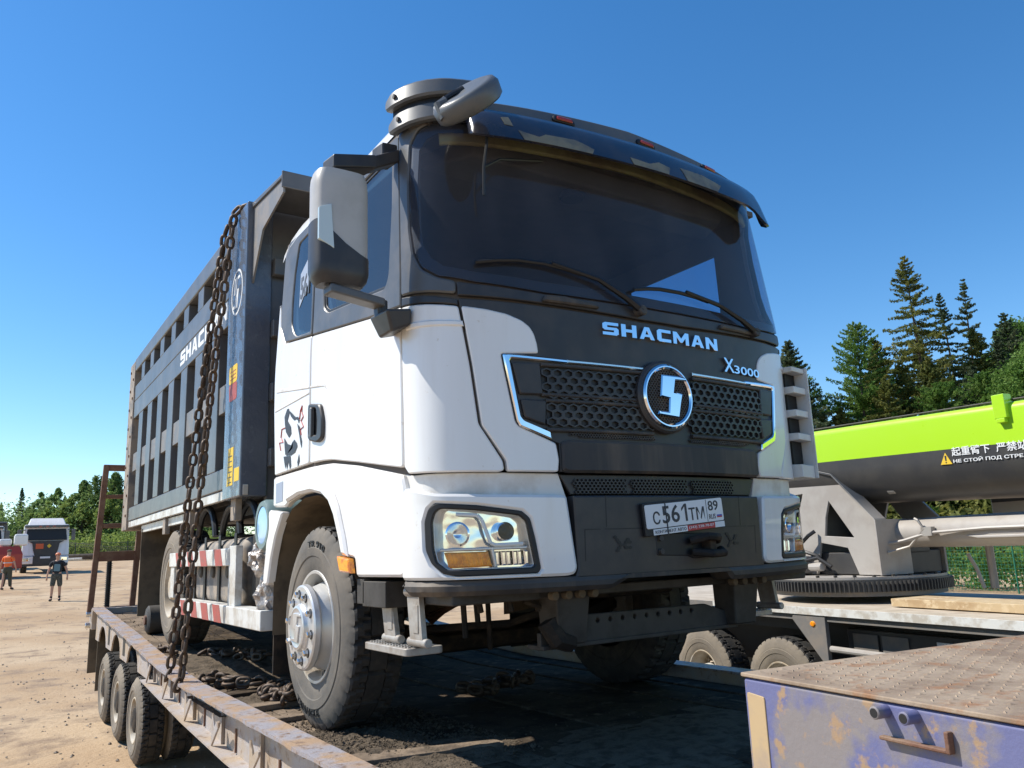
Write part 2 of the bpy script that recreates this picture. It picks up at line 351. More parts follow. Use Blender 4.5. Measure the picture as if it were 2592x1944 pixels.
# the cab skin: s = distance round the plan contour from the centre line (negative = truck's right side), z = height
def _spline(ctrl, n=24):
    P = np.vstack([[2 * 1.245 - ctrl[1][0], ctrl[1][1]], ctrl, 2 * ctrl[-1] - ctrl[-2]]); o = []
    for i in range(1, len(P) - 2):
        p0, p1, p2, p3 = P[i - 1:i + 3]; l0 = np.linalg.norm(p1 - p0); l1 = np.linalg.norm(p2 - p1); l2 = np.linalg.norm(p3 - p2)
        m1 = (p2 - p0) / (l0 + l1) * l1; m2 = (p3 - p1) / (l1 + l2) * l1
        for j in range(n):
            t = j / n; o.append((2 * t**3 - 3 * t**2 + 1) * p1 + (t**3 - 2 * t**2 + t) * m1 + (-2 * t**3 + 3 * t**2) * p2 + (t**3 - t**2) * m2)
    o.append(P[-2]); return np.array(o)
PL = _spline(np.array([(1.245, -.135), (.95, -.124), (.65, -.096), (.42, -.058), (.26, -.016), (.13, .04), (.045, .12), (.008, .21), (0, .30), (0, .5), (0, 3.0)]))
PS = np.concatenate([[0], np.cumsum(np.linalg.norm(np.diff(PL, axis=0), axis=1))])
RK = ([.4, 2.05, 2.2, 2.95, 3.3], [0, 0, .01, .11, .18]); IN = ([.4, 2.08, 2.95, 3.3], [0, 0, .03, .06])
def sm(a, b, x):
    t = min(1, max(0, (x - a) / (b - a))); return t * t * (3 - 2 * t)
def cabs(s, z, off=0.0):
    a = abs(s); x = float(np.interp(a, PS, PL[:, 0])); y = float(np.interp(a, PS, PL[:, 1])); e = 2e-3
    dx = float(np.interp(a + e, PS, PL[:, 0]) - np.interp(max(0, a - e), PS, PL[:, 0])); dy = float(np.interp(a + e, PS, PL[:, 1]) - np.interp(max(0, a - e), PS, PL[:, 1]))
    l = math.hypot(dx, dy); nx, ny = -dy / l, dx / l
    if a < .002: nx, ny = 0, -1
    y += float(np.interp(z, *RK)) * (1 - sm(1.25, 1.75, a)); x += float(np.interp(z, *IN)) * sm(.7, 1.5, a)
    x += nx * off; y += ny * off
    return (x, y, z) if s <= 0 else (2.49 - x, y, z)
def sd_(y): return -(y + 1.139)
def xplane(x0): return lambda a, b, off=0.0: (x0 - off, -a, b)          # plane facing -X, a = -y
def yplane(y0): return lambda a, b, off=0.0: (a, y0 - off, b)           # plane facing -Y
def text(name, body, m, parent, sf, a0, a1, b0, b1, off=.002, ext=.002, bold=0.0, shear=0.0, cjk=False, kind=None):
    c = bpy.data.curves.new(name, 'FONT'); c.body = body; c.size = 1; c.offset = bold; c.resolution_u = 3
    o = bpy.data.objects.new(name, c); COL.objects.link(o); bpy.context.view_layer.update()
    dg = bpy.context.evaluated_depsgraph_get(); me = bpy.data.meshes.new_from_object(o.evaluated_get(dg)); bpy.data.objects.remove(o); bpy.data.curves.remove(c)
    co = np.array([v.co[:] for v in me.vertices]); mn = co.min(0); mx = co.max(0)
    P = []
    for q in co:
        u = (q[0] - mn[0]) / (mx[0] - mn[0]); t = (q[1] - mn[1]) / (mx[1] - mn[1]); P.append((a0 + (a1 - a0) * u + shear * t, b0 + (b1 - b0) * t))
    F = [tuple(p.vertices) for p in me.polygons]; bpy.data.meshes.remove(me)
    g = G(); n = len(P)
    top = [sf(a, b, off + ext) for a, b in P]; bot = [sf(a, b, off - .003) for a, b in P]
    ed = {}
    for f in F:
        for i in range(len(f)):
            e = (f[i], f[(i + 1) % len(f)])
            if (e[1], e[0]) in ed: del ed[(e[1], e[0])]
            else: ed[e] = 1
    g.add(top + bot, F + [(a, n + a, n + b, b) for a, b in ed])
    return g.build(name, m, parent, smooth=0, fixn=False, kind=kind)
def honey(name, poly, m, parent, sf, off, wx, wz, wall, depth, kind='stuff'):
    # honeycomb lattice: cells wx wide, wz high
    xs = [p[0] for p in poly]; ys = [p[1] for p in poly]; g = G(); row = 0; z = min(ys)
    while z < max(ys) + wz:
        x = min(xs) + (wx * .5 if row % 2 else 0)
        while x < max(xs) + wx:
            if inside(poly, np.array([x]), np.array([z]))[0]:
                o_ = [(x + wx * .5, z + wz * .25), (x, z + wz * .5), (x - wx * .5, z + wz * .25), (x - wx * .5, z - wz * .25), (x, z - wz * .5), (x + wx * .5, z - wz * .25)]
                k = 1 - wall; i_ = [(x + (a - x) * k, z + (b - z) * k) for a, b in o_]
                v = [sf(a, b, off) for a, b in o_] + [sf(a, b, off) for a, b in i_] + [sf(a, b, off - depth) for a, b in i_]
                f = []
                for q in range(6):
                    p = (q + 1) % 6; f += [(q, p, 6 + p, 6 + q), (6 + q, 6 + p, 12 + p, 12 + q)]
                g.add(v, f)
            x += wx
        z += wz * .75; row += 1
    return g.build(name, m, parent, smooth=0, fixn=False, kind=kind)
def mirror(poly): return [(-a, b) for a, b in poly][::-1]
def rail_z(y): return float(np.interp(y, [-3, 3.3, 4.0, 5.2, 6.1, 9.1], [.10, .075, .10, .17, .23, .40]))
def deck_z(y): return rail_z(y) - .085
def ground_z(x, y):
    t = y - 6
    if t > 50: z = -.95 + .0147 * 50 + .000412 * 2500 + .018 * (min(t, 300) - 50)
    elif t > -20: z = -.95 + .0147 * t + .000412 * t * max(t, 0)
    else: z = -.95 - .294
    return z - .036 * min(max(x, 0), 8) * max(0, 1 - max(0, y - 10) / 40)
GLYPH = {'S': ([(0, 0), (.85, 0), (1, .12), (1, .5), (.88, .62), (.3, .62), (.3, .74), (1, .74), (1, 1), (.15, 1), (0, .88), (0, .5), (.12, .38), (.7, .38), (.7, .26), (0, .26)], 1.0),
 'H': ([(0, 0), (.3, 0), (.3, .37), (.7, .37), (.7, 0), (1, 0), (1, 1), (.7, 1), (.7, .63), (.3, .63), (.3, 1), (0, 1)], 1.0),
 'A': ([(0, 0), (.28, 0), (.36, .2), (.69, .2), (.77, 0), (1.05, 0), (.69, 1), (.36, 1)], 1.05), 'C': ([(.15, 0), (1, 0), (1, .27), (.32, .27), (.32, .73), (1, .73), (1, 1), (.15, 1), (0, .86), (0, .14)], 1.0),
 'M': ([(0, 0), (.26, 0), (.26, .55), (.52, .15), (.68, .15), (.94, .55), (.94, 0), (1.2, 0), (1.2, 1), (.92, 1), (.6, .5), (.28, 1), (0, 1)], 1.2),
 'N': ([(0, 0), (.28, 0), (.28, .55), (.72, 0), (1, 0), (1, 1), (.72, 1), (.72, .45), (.28, 1), (0, 1)], 1.0)}
def wordmark(word, m, parent, sf, a0, a1, b0, b1, off, thick):
    tot = sum(GLYPH[c][1] for c in word) + .17 * (len(word) - 1); k = (a1 - a0) / tot; x = a0
    for c in word:
        P, w_ = GLYPH[c]; Q = [(x + px * k, b0 + pz * (b1 - b0)) for px, pz in P]
        H = [[(x + .43 * k, b0 + .42 * (b1 - b0)), (x + .62 * k, b0 + .42 * (b1 - b0)), (x + .525 * k, b0 + .72 * (b1 - b0))]] if c == 'A' else []
        patch('letter_' + c.lower(), Q, m, parent, sf, off, thick, H, edge=.0012, step=.08); x += (w_ + .17) * k

# ================= ground =================
def build_ground():
    xs = np.concatenate([np.linspace(-900, -40, 14), np.linspace(-34, 44, 80), np.linspace(52, 900, 14)])
    ys = np.concatenate([np.linspace(-300, -14, 8), np.linspace(-12, 62, 90), np.linspace(66, 150, 20), np.linspace(170, 1400, 12)])
    v = []; f = []
    for j, y in enumerate(ys):
        for i, x in enumerate(xs):
            b = (RNG.random() - .5) * .03 if (-34 < x < 44 and -12 < y < 62) else 0
            if -1.2 < x < 7 and -3 < y < 12: b *= .25
            v.append((x, y, ground_z(x, y) + b - .004))
    n = len(xs)
    for j in range(len(ys) - 1):
        for i in range(n - 1): f.append((j * n + i, j * n + i + 1, (j + 1) * n + i + 1, (j + 1) * n + i))
    m = mat('sandy_yard_ground', (.40, .275, .165), .95, col2=(.50, .375, .245), scale=.22, lo=.40, hi=.60, detail=14, bump=1.0, bscale=14, spec=.1, col3=(.27, .195, .135), scale3=1.3, lo3=.52, hi3=.66)
    g = G(); g.add(v, f); o = g.build('ground', m, None, kind='structure', fixn=False); return o
build_ground()
def stones(name, n, fn, smin, smax, m, parent=None, seed=1):
    R = np.random.default_rng(seed); g = G(); base = np.array([(1, 0, 0), (-1, 0, 0), (0, 1, 0), (0, -1, 0), (0, 0, 1), (0, 0, -1)]) * 1.0
    F = [(0, 2, 4), (2, 1, 4), (1, 3, 4), (3, 0, 4), (2, 0, 5), (1, 2, 5), (3, 1, 5), (0, 3, 5)]
    for _ in range(n):
        x, y, z = fn(R); s = smin + (smax - smin) * R.random() ** 3; sc = s * (0.6 + .6 * R.random(3)) * (1, 1, .7)
        q = base * (0.75 + .5 * R.random((6, 1))) * sc; a = R.random() * 6.28; c, s_ = math.cos(a), math.sin(a)
        g.add([(x + p[0] * c - p[1] * s_, y + p[0] * s_ + p[1] * c, z + p[2]) for p in q], F)
    return g.build(name, m, parent, smooth=0, fixn=False, kind='stuff')
def gs(R):
    y = -1 + 40 * R.random() ** 1.6; x = -1.0 + (R.random() - .75) * (3 + .35 * abs(y)) * 1.6; return x, y, ground_z(x, y)
tag(stones('gravel', 9000, gs, .004, .026, 'stone'), 'loose pale stones scattered over the sandy yard', 'gravel')

# ================= dump truck =================
T = root('dump_truck', 'large white and grey dump truck chained on the trailer deck, bear picture on its cab', 'truck', (1.245, 1.5, 0.0))
def sub(name, loc, parent):
    o = bpy.data.objects.new(name, None); COL.objects.link(o); o.empty_display_size = .1; o.parent = parent; o.location = Vector(loc) - org(parent) if parent.name in ORG else loc
    return o
cab = patch('cab', [(-3.36, 1.46), (-1.44, 1.27), (1.44, 1.27), (3.36, 1.46), (3.4, 2.9), (3.30, 3.02), (-3.30, 3.02), (-3.4, 2.9)], 'interior', T, cabs, -.028, .03,
            holes=[[(-1.30, 2.86), (-1.33, 2.66), (-1.335, 2.42), (-1.31, 2.30), (-1.26, 2.22), (-1.19, 2.175), (-.69, 2.12), (0, 2.11), (.69, 2.12), (1.19, 2.175), (1.26, 2.22), (1.31, 2.30), (1.335, 2.42), (1.33, 2.66), (1.30, 2.86), (1.18, 2.93), (0, 2.96), (-1.18, 2.93)],
                   [(-1.60, 2.84), (-1.62, 2.27), (-1.68, 2.22), (-2.44, 2.32), (-2.52, 2.46), (-2.54, 2.88)], [(2.54, 2.80), (2.52, 2.46), (2.44, 2.32), (1.68, 2.22), (1.66, 2.27), (1.65, 2.80)],
                   [(-2.78, 2.92), (-2.75, 2.28), (-2.99, 2.32), (-3.05, 2.36), (-3.10, 2.55), (-3.04, 2.92)]], step=.09, back=True, label='dark inner shell of the cab')
C_ = cab
def both(name, poly, m, off, thick=.02, holes=(), parent=None, **k):
    a = patch(name, poly, m, parent or C_, cabs, off, thick, holes, **k)
    b = patch(name, mirror(poly), m, parent or C_, cabs, off, thick, [mirror(h) for h in holes], **k); return a, b
# front skin
hood = [(-1.118, 2.038), (-.654, 2.022), (-.137, 2.003), (.137, 2.003), (.654, 2.022), (1.118, 2.038), (1.05, 1.72), (.88, 1.46), (.66, 1.38), (.66, 1.255), (-.66, 1.255), (-.66, 1.38), (-.88, 1.46), (-1.05, 1.72)]
patch('hood_panel', hood, 'black', C_, cabs, -.004, .02)
patch('lower_grille_panel', fillet([(-.655, 1.385), (-.655, 1.262), (-.63, 1.25), (.63, 1.25), (.655, 1.262), (.655, 1.385), (.62, 1.398), (-.62, 1.398)], .01), 'black_dusty', C_, cabs, .014, .03, edge=.012)
gb = [(-1.118, 2.052), (-.654, 2.034), (-.137, 2.014), (.137, 2.014), (.654, 2.034), (1.118, 2.052), (1.118, 2.116), (1.04, 2.108), (.69, 2.082), (0, 2.074), (-.69, 2.082), (-1.04, 2.108), (-1.118, 2.116)]
patch('scuttle_panel', gb, 'black', C_, cabs, .0, .02)
flank = [(-.918, 1.257), (-.921, 1.302), (-1.027, 1.459), (-1.06, 1.727), (-1.104, 2.0), (-.994, 1.988), (-.894, 1.97), (-.825, 1.945), (-.785, 1.917), (-.765, 1.885), (-.752, 1.839), (-.747, 1.794), (-.930, 1.784), (-.922, 1.73), (-.875, 1.478), (-.861, 1.457), (-.68, 1.382), (-.668, 1.31), (-.675, 1.254)]
flank = fillet(flank, .012, 3)
both('grille_surround_panel', flank, 'white', .004, .03, edge=.006)
corner = [(-1.452, 2.05), (-1.451, 1.787), (-1.442, 1.519), (-1.438, 1.300), (-1.40, 1.268), (-1.203, 1.260), (-.954, 1.255), (-.933, 1.262), (-.938, 1.302), (-1.042, 1.466), (-1.074, 1.73), (-1.118, 2.0), (-1.256, 2.020)]
both('corner_panel', fillet(corner, .012, 3), 'white', .0, .03, edge=.006)
ct = [(-1.455, 2.056), (-1.256, 2.027), (-1.120, 2.007), (-1.122, 2.034), (-1.338, 2.076), (-1.452, 2.098)]
both('corner_top_panel', ct, 'black', -.002, .02)
# soft horizontal crease on the corner panel
both('corner_crease', [(-1.40, 1.955), (-1.10, 1.93), (-1.095, 1.905), (-1.40, 1.925)], 'white', .007, .008, edge=.006)
pil = [(-1.458, 2.108), (-1.458, 2.985), (-1.19, 3.02), (-1.185, 2.975), (-1.265, 2.945), (-1.325, 2.88), (-1.357, 2.66), (-1.362, 2.42), (-1.343, 2.285), (-1.295, 2.198), (-1.21, 2.144), (-1.126, 2.122), (-1.126, 2.060), (-1.34, 2.092)]
both('front_pillar', fillet(pil, .02, 3), 'pillar', .0, .03, edge=.008)
ws = [(-1.18, 2.966), (-1.255, 2.938), (-1.315, 2.872), (-1.347, 2.66), (-1.352, 2.42), (-1.333, 2.29), (-1.287, 2.208), (-1.205, 2.152), (-1.04, 2.12), (-.69, 2.092), (0, 2.084), (.69, 2.092), (1.04, 2.12), (1.205, 2.152), (1.287, 2.208), (1.333, 2.29), (1.352, 2.42), (1.347, 2.66), (1.315, 2.872), (1.255, 2.938), (1.18, 2.966), (0, 2.99)]
frit_in = [(-1.16, 2.91), (-1.22, 2.885), (-1.268, 2.83), (-1.29, 2.66), (-1.295, 2.42), (-1.278, 2.32), (-1.24, 2.25), (-1.18, 2.2), (-1.04, 2.17), (-.69, 2.145), (0, 2.138), (.69, 2.145), (1.04, 2.17), (1.18, 2.2), (1.24, 2.25), (1.278, 2.32), (1.295, 2.42), (1.29, 2.66), (1.268, 2.83), (1.22, 2.885), (1.16, 2.91), (0, 2.935)]
wsl = patch('windscreen', ws, 'glass', T, cabs, -.002, .004, edge=.001, step=.08)
patch('windscreen_border', ws, 'rubberseal', wsl, cabs, -.010, .004, holes=[frit_in], edge=.001, step=.08)
# roof fascia + roof
fa = [(-1.46, 2.992), (-1.19, 3.026), (-1.18, 2.976), (0, 2.998), (1.18, 2.976), (1.19, 3.026), (1.46, 2.992), (1.46, 3.09), (0, 3.15), (-1.46, 3.09)]
patch('roof_fascia', fa, 'fascia', C_, cabs, .002, .03, edge=.008)
def roof():
    rings = [(3.005, 0, .0), (3.06, -.006, 0), (3.105, -.03, 0), (3.135, -.075, 0), (3.155, -.16, 0), (3.165, -.35, 0)]
    S = list(np.linspace(-3.38, -1.6, 14)) + list(np.linspace(-1.5, 1.5, 40)) + list(np.linspace(1.6, 3.38, 14))
    v = []; n = len(S)
    for z, off, _ in rings:
        for s in S:
            zz = z if abs(s) < 3.2 else z - (abs(s) - 3.2) * .5
            v.append(cabs(s, zz + (.03 if abs(s) < 1.2 else 0) * (z > 3.05), off))
    f = [(k * n + i, k * n + i + 1, (k + 1) * n + i + 1, (k + 1) * n + i) for k in range(len(rings) - 1) for i in range(n - 1)]
    f.append(tuple((len(rings) - 1) * n + i for i in range(n)))
    g = G(); g.add(v, f); g.build('roof', 'white', C_, fixn=True)
roof()
# doors
ddoor = [(-1.467, 2.055), (-1.455, 1.31), (-1.47, 1.303), (-1.986, 1.385), (-2.349, 1.439), (-2.528, 1.453), (-2.69, 1.457), (-2.695, 2.222), (-1.84, 2.098)]
dframe = [(-1.469, 2.064), (-1.469, 2.975), (-1.52, 2.99), (-2.70, 3.0), (-2.698, 2.232), (-1.84, 2.107)]
dwin = [(-1.58, 2.86), (-1.578, 2.63), (-1.60, 2.41), (-1.612, 2.26), (-1.655, 2.205), (-2.0, 2.248), (-2.45, 2.302), (-2.52, 2.346), (-2.537, 2.45), (-2.56, 2.92), (-1.66, 2.925)]
qframe = [(-2.714, 2.236), (-2.714, 3.0), (-3.26, 3.025), (-3.33, 2.95), (-3.355, 2.56), (-3.335, 2.45), (-3.225, 2.312)]
qwin = [(-2.76, 2.95), (-3.05, 2.94), (-3.11, 2.74), (-3.13, 2.55), (-3.12, 2.41), (-3.066, 2.336), (-3.0, 2.296), (-2.735, 2.262)]
qlow = [(-2.712, 1.46), (-3.365, 1.452), (-3.41, 1.88), (-3.415, 2.18), (-3.39, 2.62), (-3.368, 2.56), (-3.348, 2.445), (-3.232, 2.303), (-2.712, 2.226)]
for sgn in (-1, 1):
    mm = (lambda p: p) if sgn < 0 else mirror
    door = patch('door', mm(fillet(ddoor, .012, 3)), 'white', T, cabs, .0, .03, edge=.006)
    patch('window_frame', mm(dframe), 'pillar', door, cabs, -.003, .03, holes=[mm(fillet(dwin, .03))], edge=.006)
    patch('window_seal', mm(fillet(inset(fillet(dwin, .03)[::-1], -.004)[::-1], .01, 1)), 'rubberseal', door, cabs, -.013, .006, holes=[mm(inset(fillet(dwin, .03), -.018 if area(dwin) < 0 else .018))], edge=.002)
    patch('window_glass', mm(fillet(dwin, .03)), 'sideglass', door, cabs, -.018, .004, edge=.001)
    patch('rear_quarter_frame', mm(fillet(qframe, .02, 3)), 'pillar', C_, cabs, -.001, .03, holes=[mm(fillet(qwin, .03))], edge=.006)
    patch('quarter_glass', mm(fillet(qwin, .03)), 'sideglass', C_, cabs, -.008, .004, edge=.001)
    patch('rear_quarter_panel', mm(fillet(qlow, .012, 3)), 'white', C_, cabs, .0, .03, edge=.006)
    # stamped creases, their shade line painted as darker strips
    patch('crease', mm([(-3.36, 1.995), (-2.72, 1.905), (-2.72, 1.916), (-3.30, 2.012)]), 'white_dirty', C_, cabs, .004, .004, edge=.003, step=.1)
    patch('crease', mm([(-2.70, 1.903), (-2.47, 1.87), (-2.41, 1.842), (-2.46, 1.882), (-2.70, 1.915)]), 'white_dirty', door, cabs, .004, .004, edge=.003, step=.1)
    patch('crease', mm([(-3.38, 1.868), (-2.72, 1.872), (-2.72, 1.882), (-3.38, 1.879)]), 'white_dirty', C_, cabs, .004, .004, edge=.003, step=.1)
    # handle
    hh = fillet([(-2.68, 1.805), (-2.49, 1.772), (-2.445, 1.68), (-2.45, 1.572), (-2.53, 1.556), (-2.68, 1.59)], .03)
    hi = fillet([(-2.655, 1.775), (-2.545, 1.755), (-2.52, 1.68), (-2.53, 1.60), (-2.655, 1.615)], .02)
    hd = patch('door_handle', mm(hh), 'black', door, cabs, .022, .03, holes=[mm(hi)], edge=.008)
    patch('handle_cup', mm(hi), 'rubberseal', hd, cabs, .004, .004, edge=.001)
    patch('grip', mm(fillet([(-2.635, 1.775), (-2.60, 1.768), (-2.60, 1.60), (-2.635, 1.605)], .01)), 'pillar', hd, cabs, .030, .02, edge=.004)
    # window sunshade screws and the paper number behind the quarter glass
    if sgn < 0:
        patch('number_sticker', [(-2.80, 2.80), (-2.99, 2.71), (-2.99, 2.48), (-2.80, 2.62)], 'decal_grey', C_, cabs, -.005, .001, edge=.0005)
        text('number', '561', 'pillar', C_, cabs, -2.975, -2.81, 2.53, 2.68, -.004, .0015, .02)
# bear picture
bp = [[(2.037, 1.806), (1.988, 1.848), (1.956, 1.848), (1.943, 1.813), (1.977, 1.773), (1.91, 1.727), (1.896, 1.68), (1.939, 1.659), (2.002, 1.704), (2.025, 1.753)], [(1.956, 1.838), (1.895, 1.81), (1.818, 1.771), (1.77, 1.765), (1.742, 1.741), (1.757, 1.721), (1.774, 1.746), (1.807, 1.756), (1.845, 1.754), (1.908, 1.789)], [(2.035, 1.672), (1.968, 1.625), (1.897, 1.607), (1.857, 1.63), (1.863, 1.586), (1.917, 1.571), (2.007, 1.559), (2.025, 1.616)], [(1.897, 1.595), (1.838, 1.636), (1.788, 1.607), (1.776, 1.584), (1.818, 1.553), (1.894, 1.544), (1.992, 1.553)], [(1.786, 1.726), (1.74, 1.701), (1.725, 1.655), (1.694, 1.608), (1.697, 1.561), (1.719, 1.594), (1.743, 1.649)], [(2.041, 1.553), (2.001, 1.469), (1.987, 1.512), (1.967, 1.459), (1.942, 1.516), (1.911, 1.458), (1.89, 1.479), (1.905, 1.543)], [(1.742, 1.537), (1.73, 1.492), (1.759, 1.457), (1.772, 1.488)]]
g = G()
for p in bp:
    q = [(sd_(a), b) for a, b in p]
    if area(q) < 0: q = q[::-1]
    g.add([cabs(a, b, .003) for a, b in q], [tuple(range(len(q)))])
g.build('bear_picture', 'decal_black', C_, smooth=0, fixn=False)
rl = [[(1.742, 1.745), (1.729, 1.796), (1.698, 1.822), (1.702, 1.783), (1.674, 1.752), (1.715, 1.732), (1.667, 1.69), (1.726, 1.682), (1.706, 1.644)], [(2.018, 1.734), (2.089, 1.735), (2.103, 1.681), (2.056, 1.647), (2.131, 1.653), (2.103, 1.598)]]
g = G()
for p in rl: g.tube([cabs(sd_(a), b, .003) for a, b in p], .003, 4)
g.build('red_lightning', 'decal_red', C_, smooth=0)
# chrome surround and grille
cu = [(-.925, 1.779), (-.914, 1.717), (-.869, 1.478), (-.856, 1.455), (-.702, 1.396), (-.706, 1.434), (-.834, 1.483), (-.848, 1.50), (-.89, 1.752), (-.886, 1.762), (-.60, 1.752), (-.60, 1.772), (-.90, 1.783)]
both('chrome_trim', fillet(cu, .006, 2), 'chrome', .014, .02, edge=.006)
for a, b in ((-.605, -.165), (.165, .605)):
    patch('chrome_strip', [(a, 1.754), (b, 1.752), (b, 1.768), (a, 1.772)], 'chrome_dirty', C_, cabs, .014, .02, edge=.005)
for sg in (-1, 1):
    mm = (lambda p: p) if sg < 0 else mirror
    for (sol, hc) in (([(-.882, 1.745), (-.85, 1.60), (-.735, 1.60), (-.745, 1.745)], [(-.742, 1.735), (-.735, 1.605), (-.16, 1.605), (-.16, 1.735)]),
                      ([(-.846, 1.578), (-.832, 1.495), (-.73, 1.462), (-.72, 1.575)], [(-.725, 1.57), (-.71, 1.455), (-.13, 1.445), (-.13, 1.56)])):
        patch('grille_end', mm(fillet(sol, .008, 2)), 'black', C_, cabs, .012, .02, edge=.006)
        p = mm(hc); x0 = min(q[0] for q in p); x1 = max(q[0] for q in p); z0 = min(q[1] for q in p); z1 = max(q[1] for q in p)
        patch('grille_bar', [(x0, z1 - .004), (x1, z1 - .004), (x1, z1 + .012), (x0, z1 + .012)], 'black_dusty', C_, cabs, .016, .025, edge=.005)
        patch('grille_bar', [(x0, z0 - .012), (x1, z0 - .012), (x1, z0 + .004), (x0, z0 + .004)], 'black_dusty', C_, cabs, .016, .025, edge=.005)
        honey('grille_honeycomb', p, 'black', C_, cabs, .012, .056, .044, .30, .02)
        patch('grille_recess', p, 'rubberseal', C_, cabs, -.001, .002, edge=.0005, step=.1)
    honey('vent_mesh', mm([(-.60, 1.437), (-.60, 1.415), (-.12, 1.405), (-.12, 1.428)]), 'black_dusty', C_, cabs, .006, .015, .012, .35, .008)
# emblem
cx0, cz0 = -.047, 1.626
def emb(a, b, off=0.0):
    p = cabs(a, b, off); q = cabs(cx0, cz0, 0); return (p[0], q[1] - .0 - off * 0 - off if False else p[1], p[2])
def ell(rx, rz, n=48): return [(cx0 + rx * math.cos(2 * math.pi * k / n), cz0 + rz * math.sin(2 * math.pi * k / n)) for k in range(n)]
eb = patch('emblem', ell(.180, .182), 'black', C_, cabs, .035, .04, edge=.012)
honey('emblem_mesh', ell(.135, .135), 'black_dusty', eb, cabs, .041, .018, .015, .3, .006)
ring = patch('emblem_ring', ell(.160, .160), 'chrome', eb, cabs, .052, .02, holes=[ell(.136, .136)], edge=.009, step=.03)
S = [(-.095, 1.728), (.020, 1.728), (.060, 1.725), (.072, 1.708), (-.008, 1.706), (-.022, 1.646), (.034, 1.640), (.018, 1.589), (.0, 1.519), (-.138, 1.530), (-.128, 1.548), (-.066, 1.546), (-.056, 1.612), (-.112, 1.620)]
patch('emblem_letter', S, 'chrome', eb, cabs, .060, .022, edge=.006, step=.04)
wordmark('SHACMAN', 'chrome', C_, cabs, -.399, .383, 1.910, 1.975, .014, .018)
text('type_letter', 'X', 'chrome', C_, cabs, .428, .515, 1.805, 1.882, .004, .008, .012, shear=.0)
text('type_number', '3000', 'chrome', C_, cabs, .518, .76, 1.805, 1.85, .004, .006, .015)
# lower vents under the hood
vent = [(-.655, 1.245), (-.60, 1.155), (.60, 1.155), (.655, 1.245)]
patch('vent_panel', vent, 'black', C_, cabs, -.03, .02)
for a, b in ((-.59, -.30), (-.27, .09), (.12, .45)): honey('vent_mesh', [(a, 1.232), (a + .02, 1.165), (b, 1.165), (b, 1.232)], 'black', C_, cabs, -.018, .022, .018, .3, .01)
both('neck_panel', [(-1.60, 1.30), (-1.60, 1.10), (-.62, 1.13), (-.66, 1.25), (-1.42, 1.262)], 'white_dirty', -.030, .02)
# bumper
BU = patch('bumper', [(-.612, 1.147), (-.605, .83), (-.62, .79), (.62, .79), (.605, .83), (.612, 1.147)], 'black', T, cabs, .014, .09, edge=.008)
bw = [(-1.432, .81), (-1.435, 1.10), (-1.425, 1.185), (-1.40, 1.203), (-1.336, 1.196), (-1.236, 1.168), (-1.018, 1.157), (-.665, 1.15), (-.648, 1.143), (-.612, .835), (-.625, .81), (-.66, .803)]
hlo = [(-1.264, 1.105), (-1.237, 1.128), (-1.057, 1.112), (-.866, 1.084), (-.829, 1.052), (-.808, .961), (-.788, .838), (-.803, .82), (-1.149, .821), (-1.205, .834), (-1.253, .875), (-1.279, .934), (-1.283, 1.052)]
hli = [(-1.236, 1.089), (-1.214, 1.104), (-1.057, 1.090), (-.876, 1.065), (-.848, 1.038), (-.832, .95), (-.814, .855), (-.826, .846), (-1.028, .847), (-1.187, .848), (-1.232, .882), (-1.246, .94), (-1.250, 1.05)]
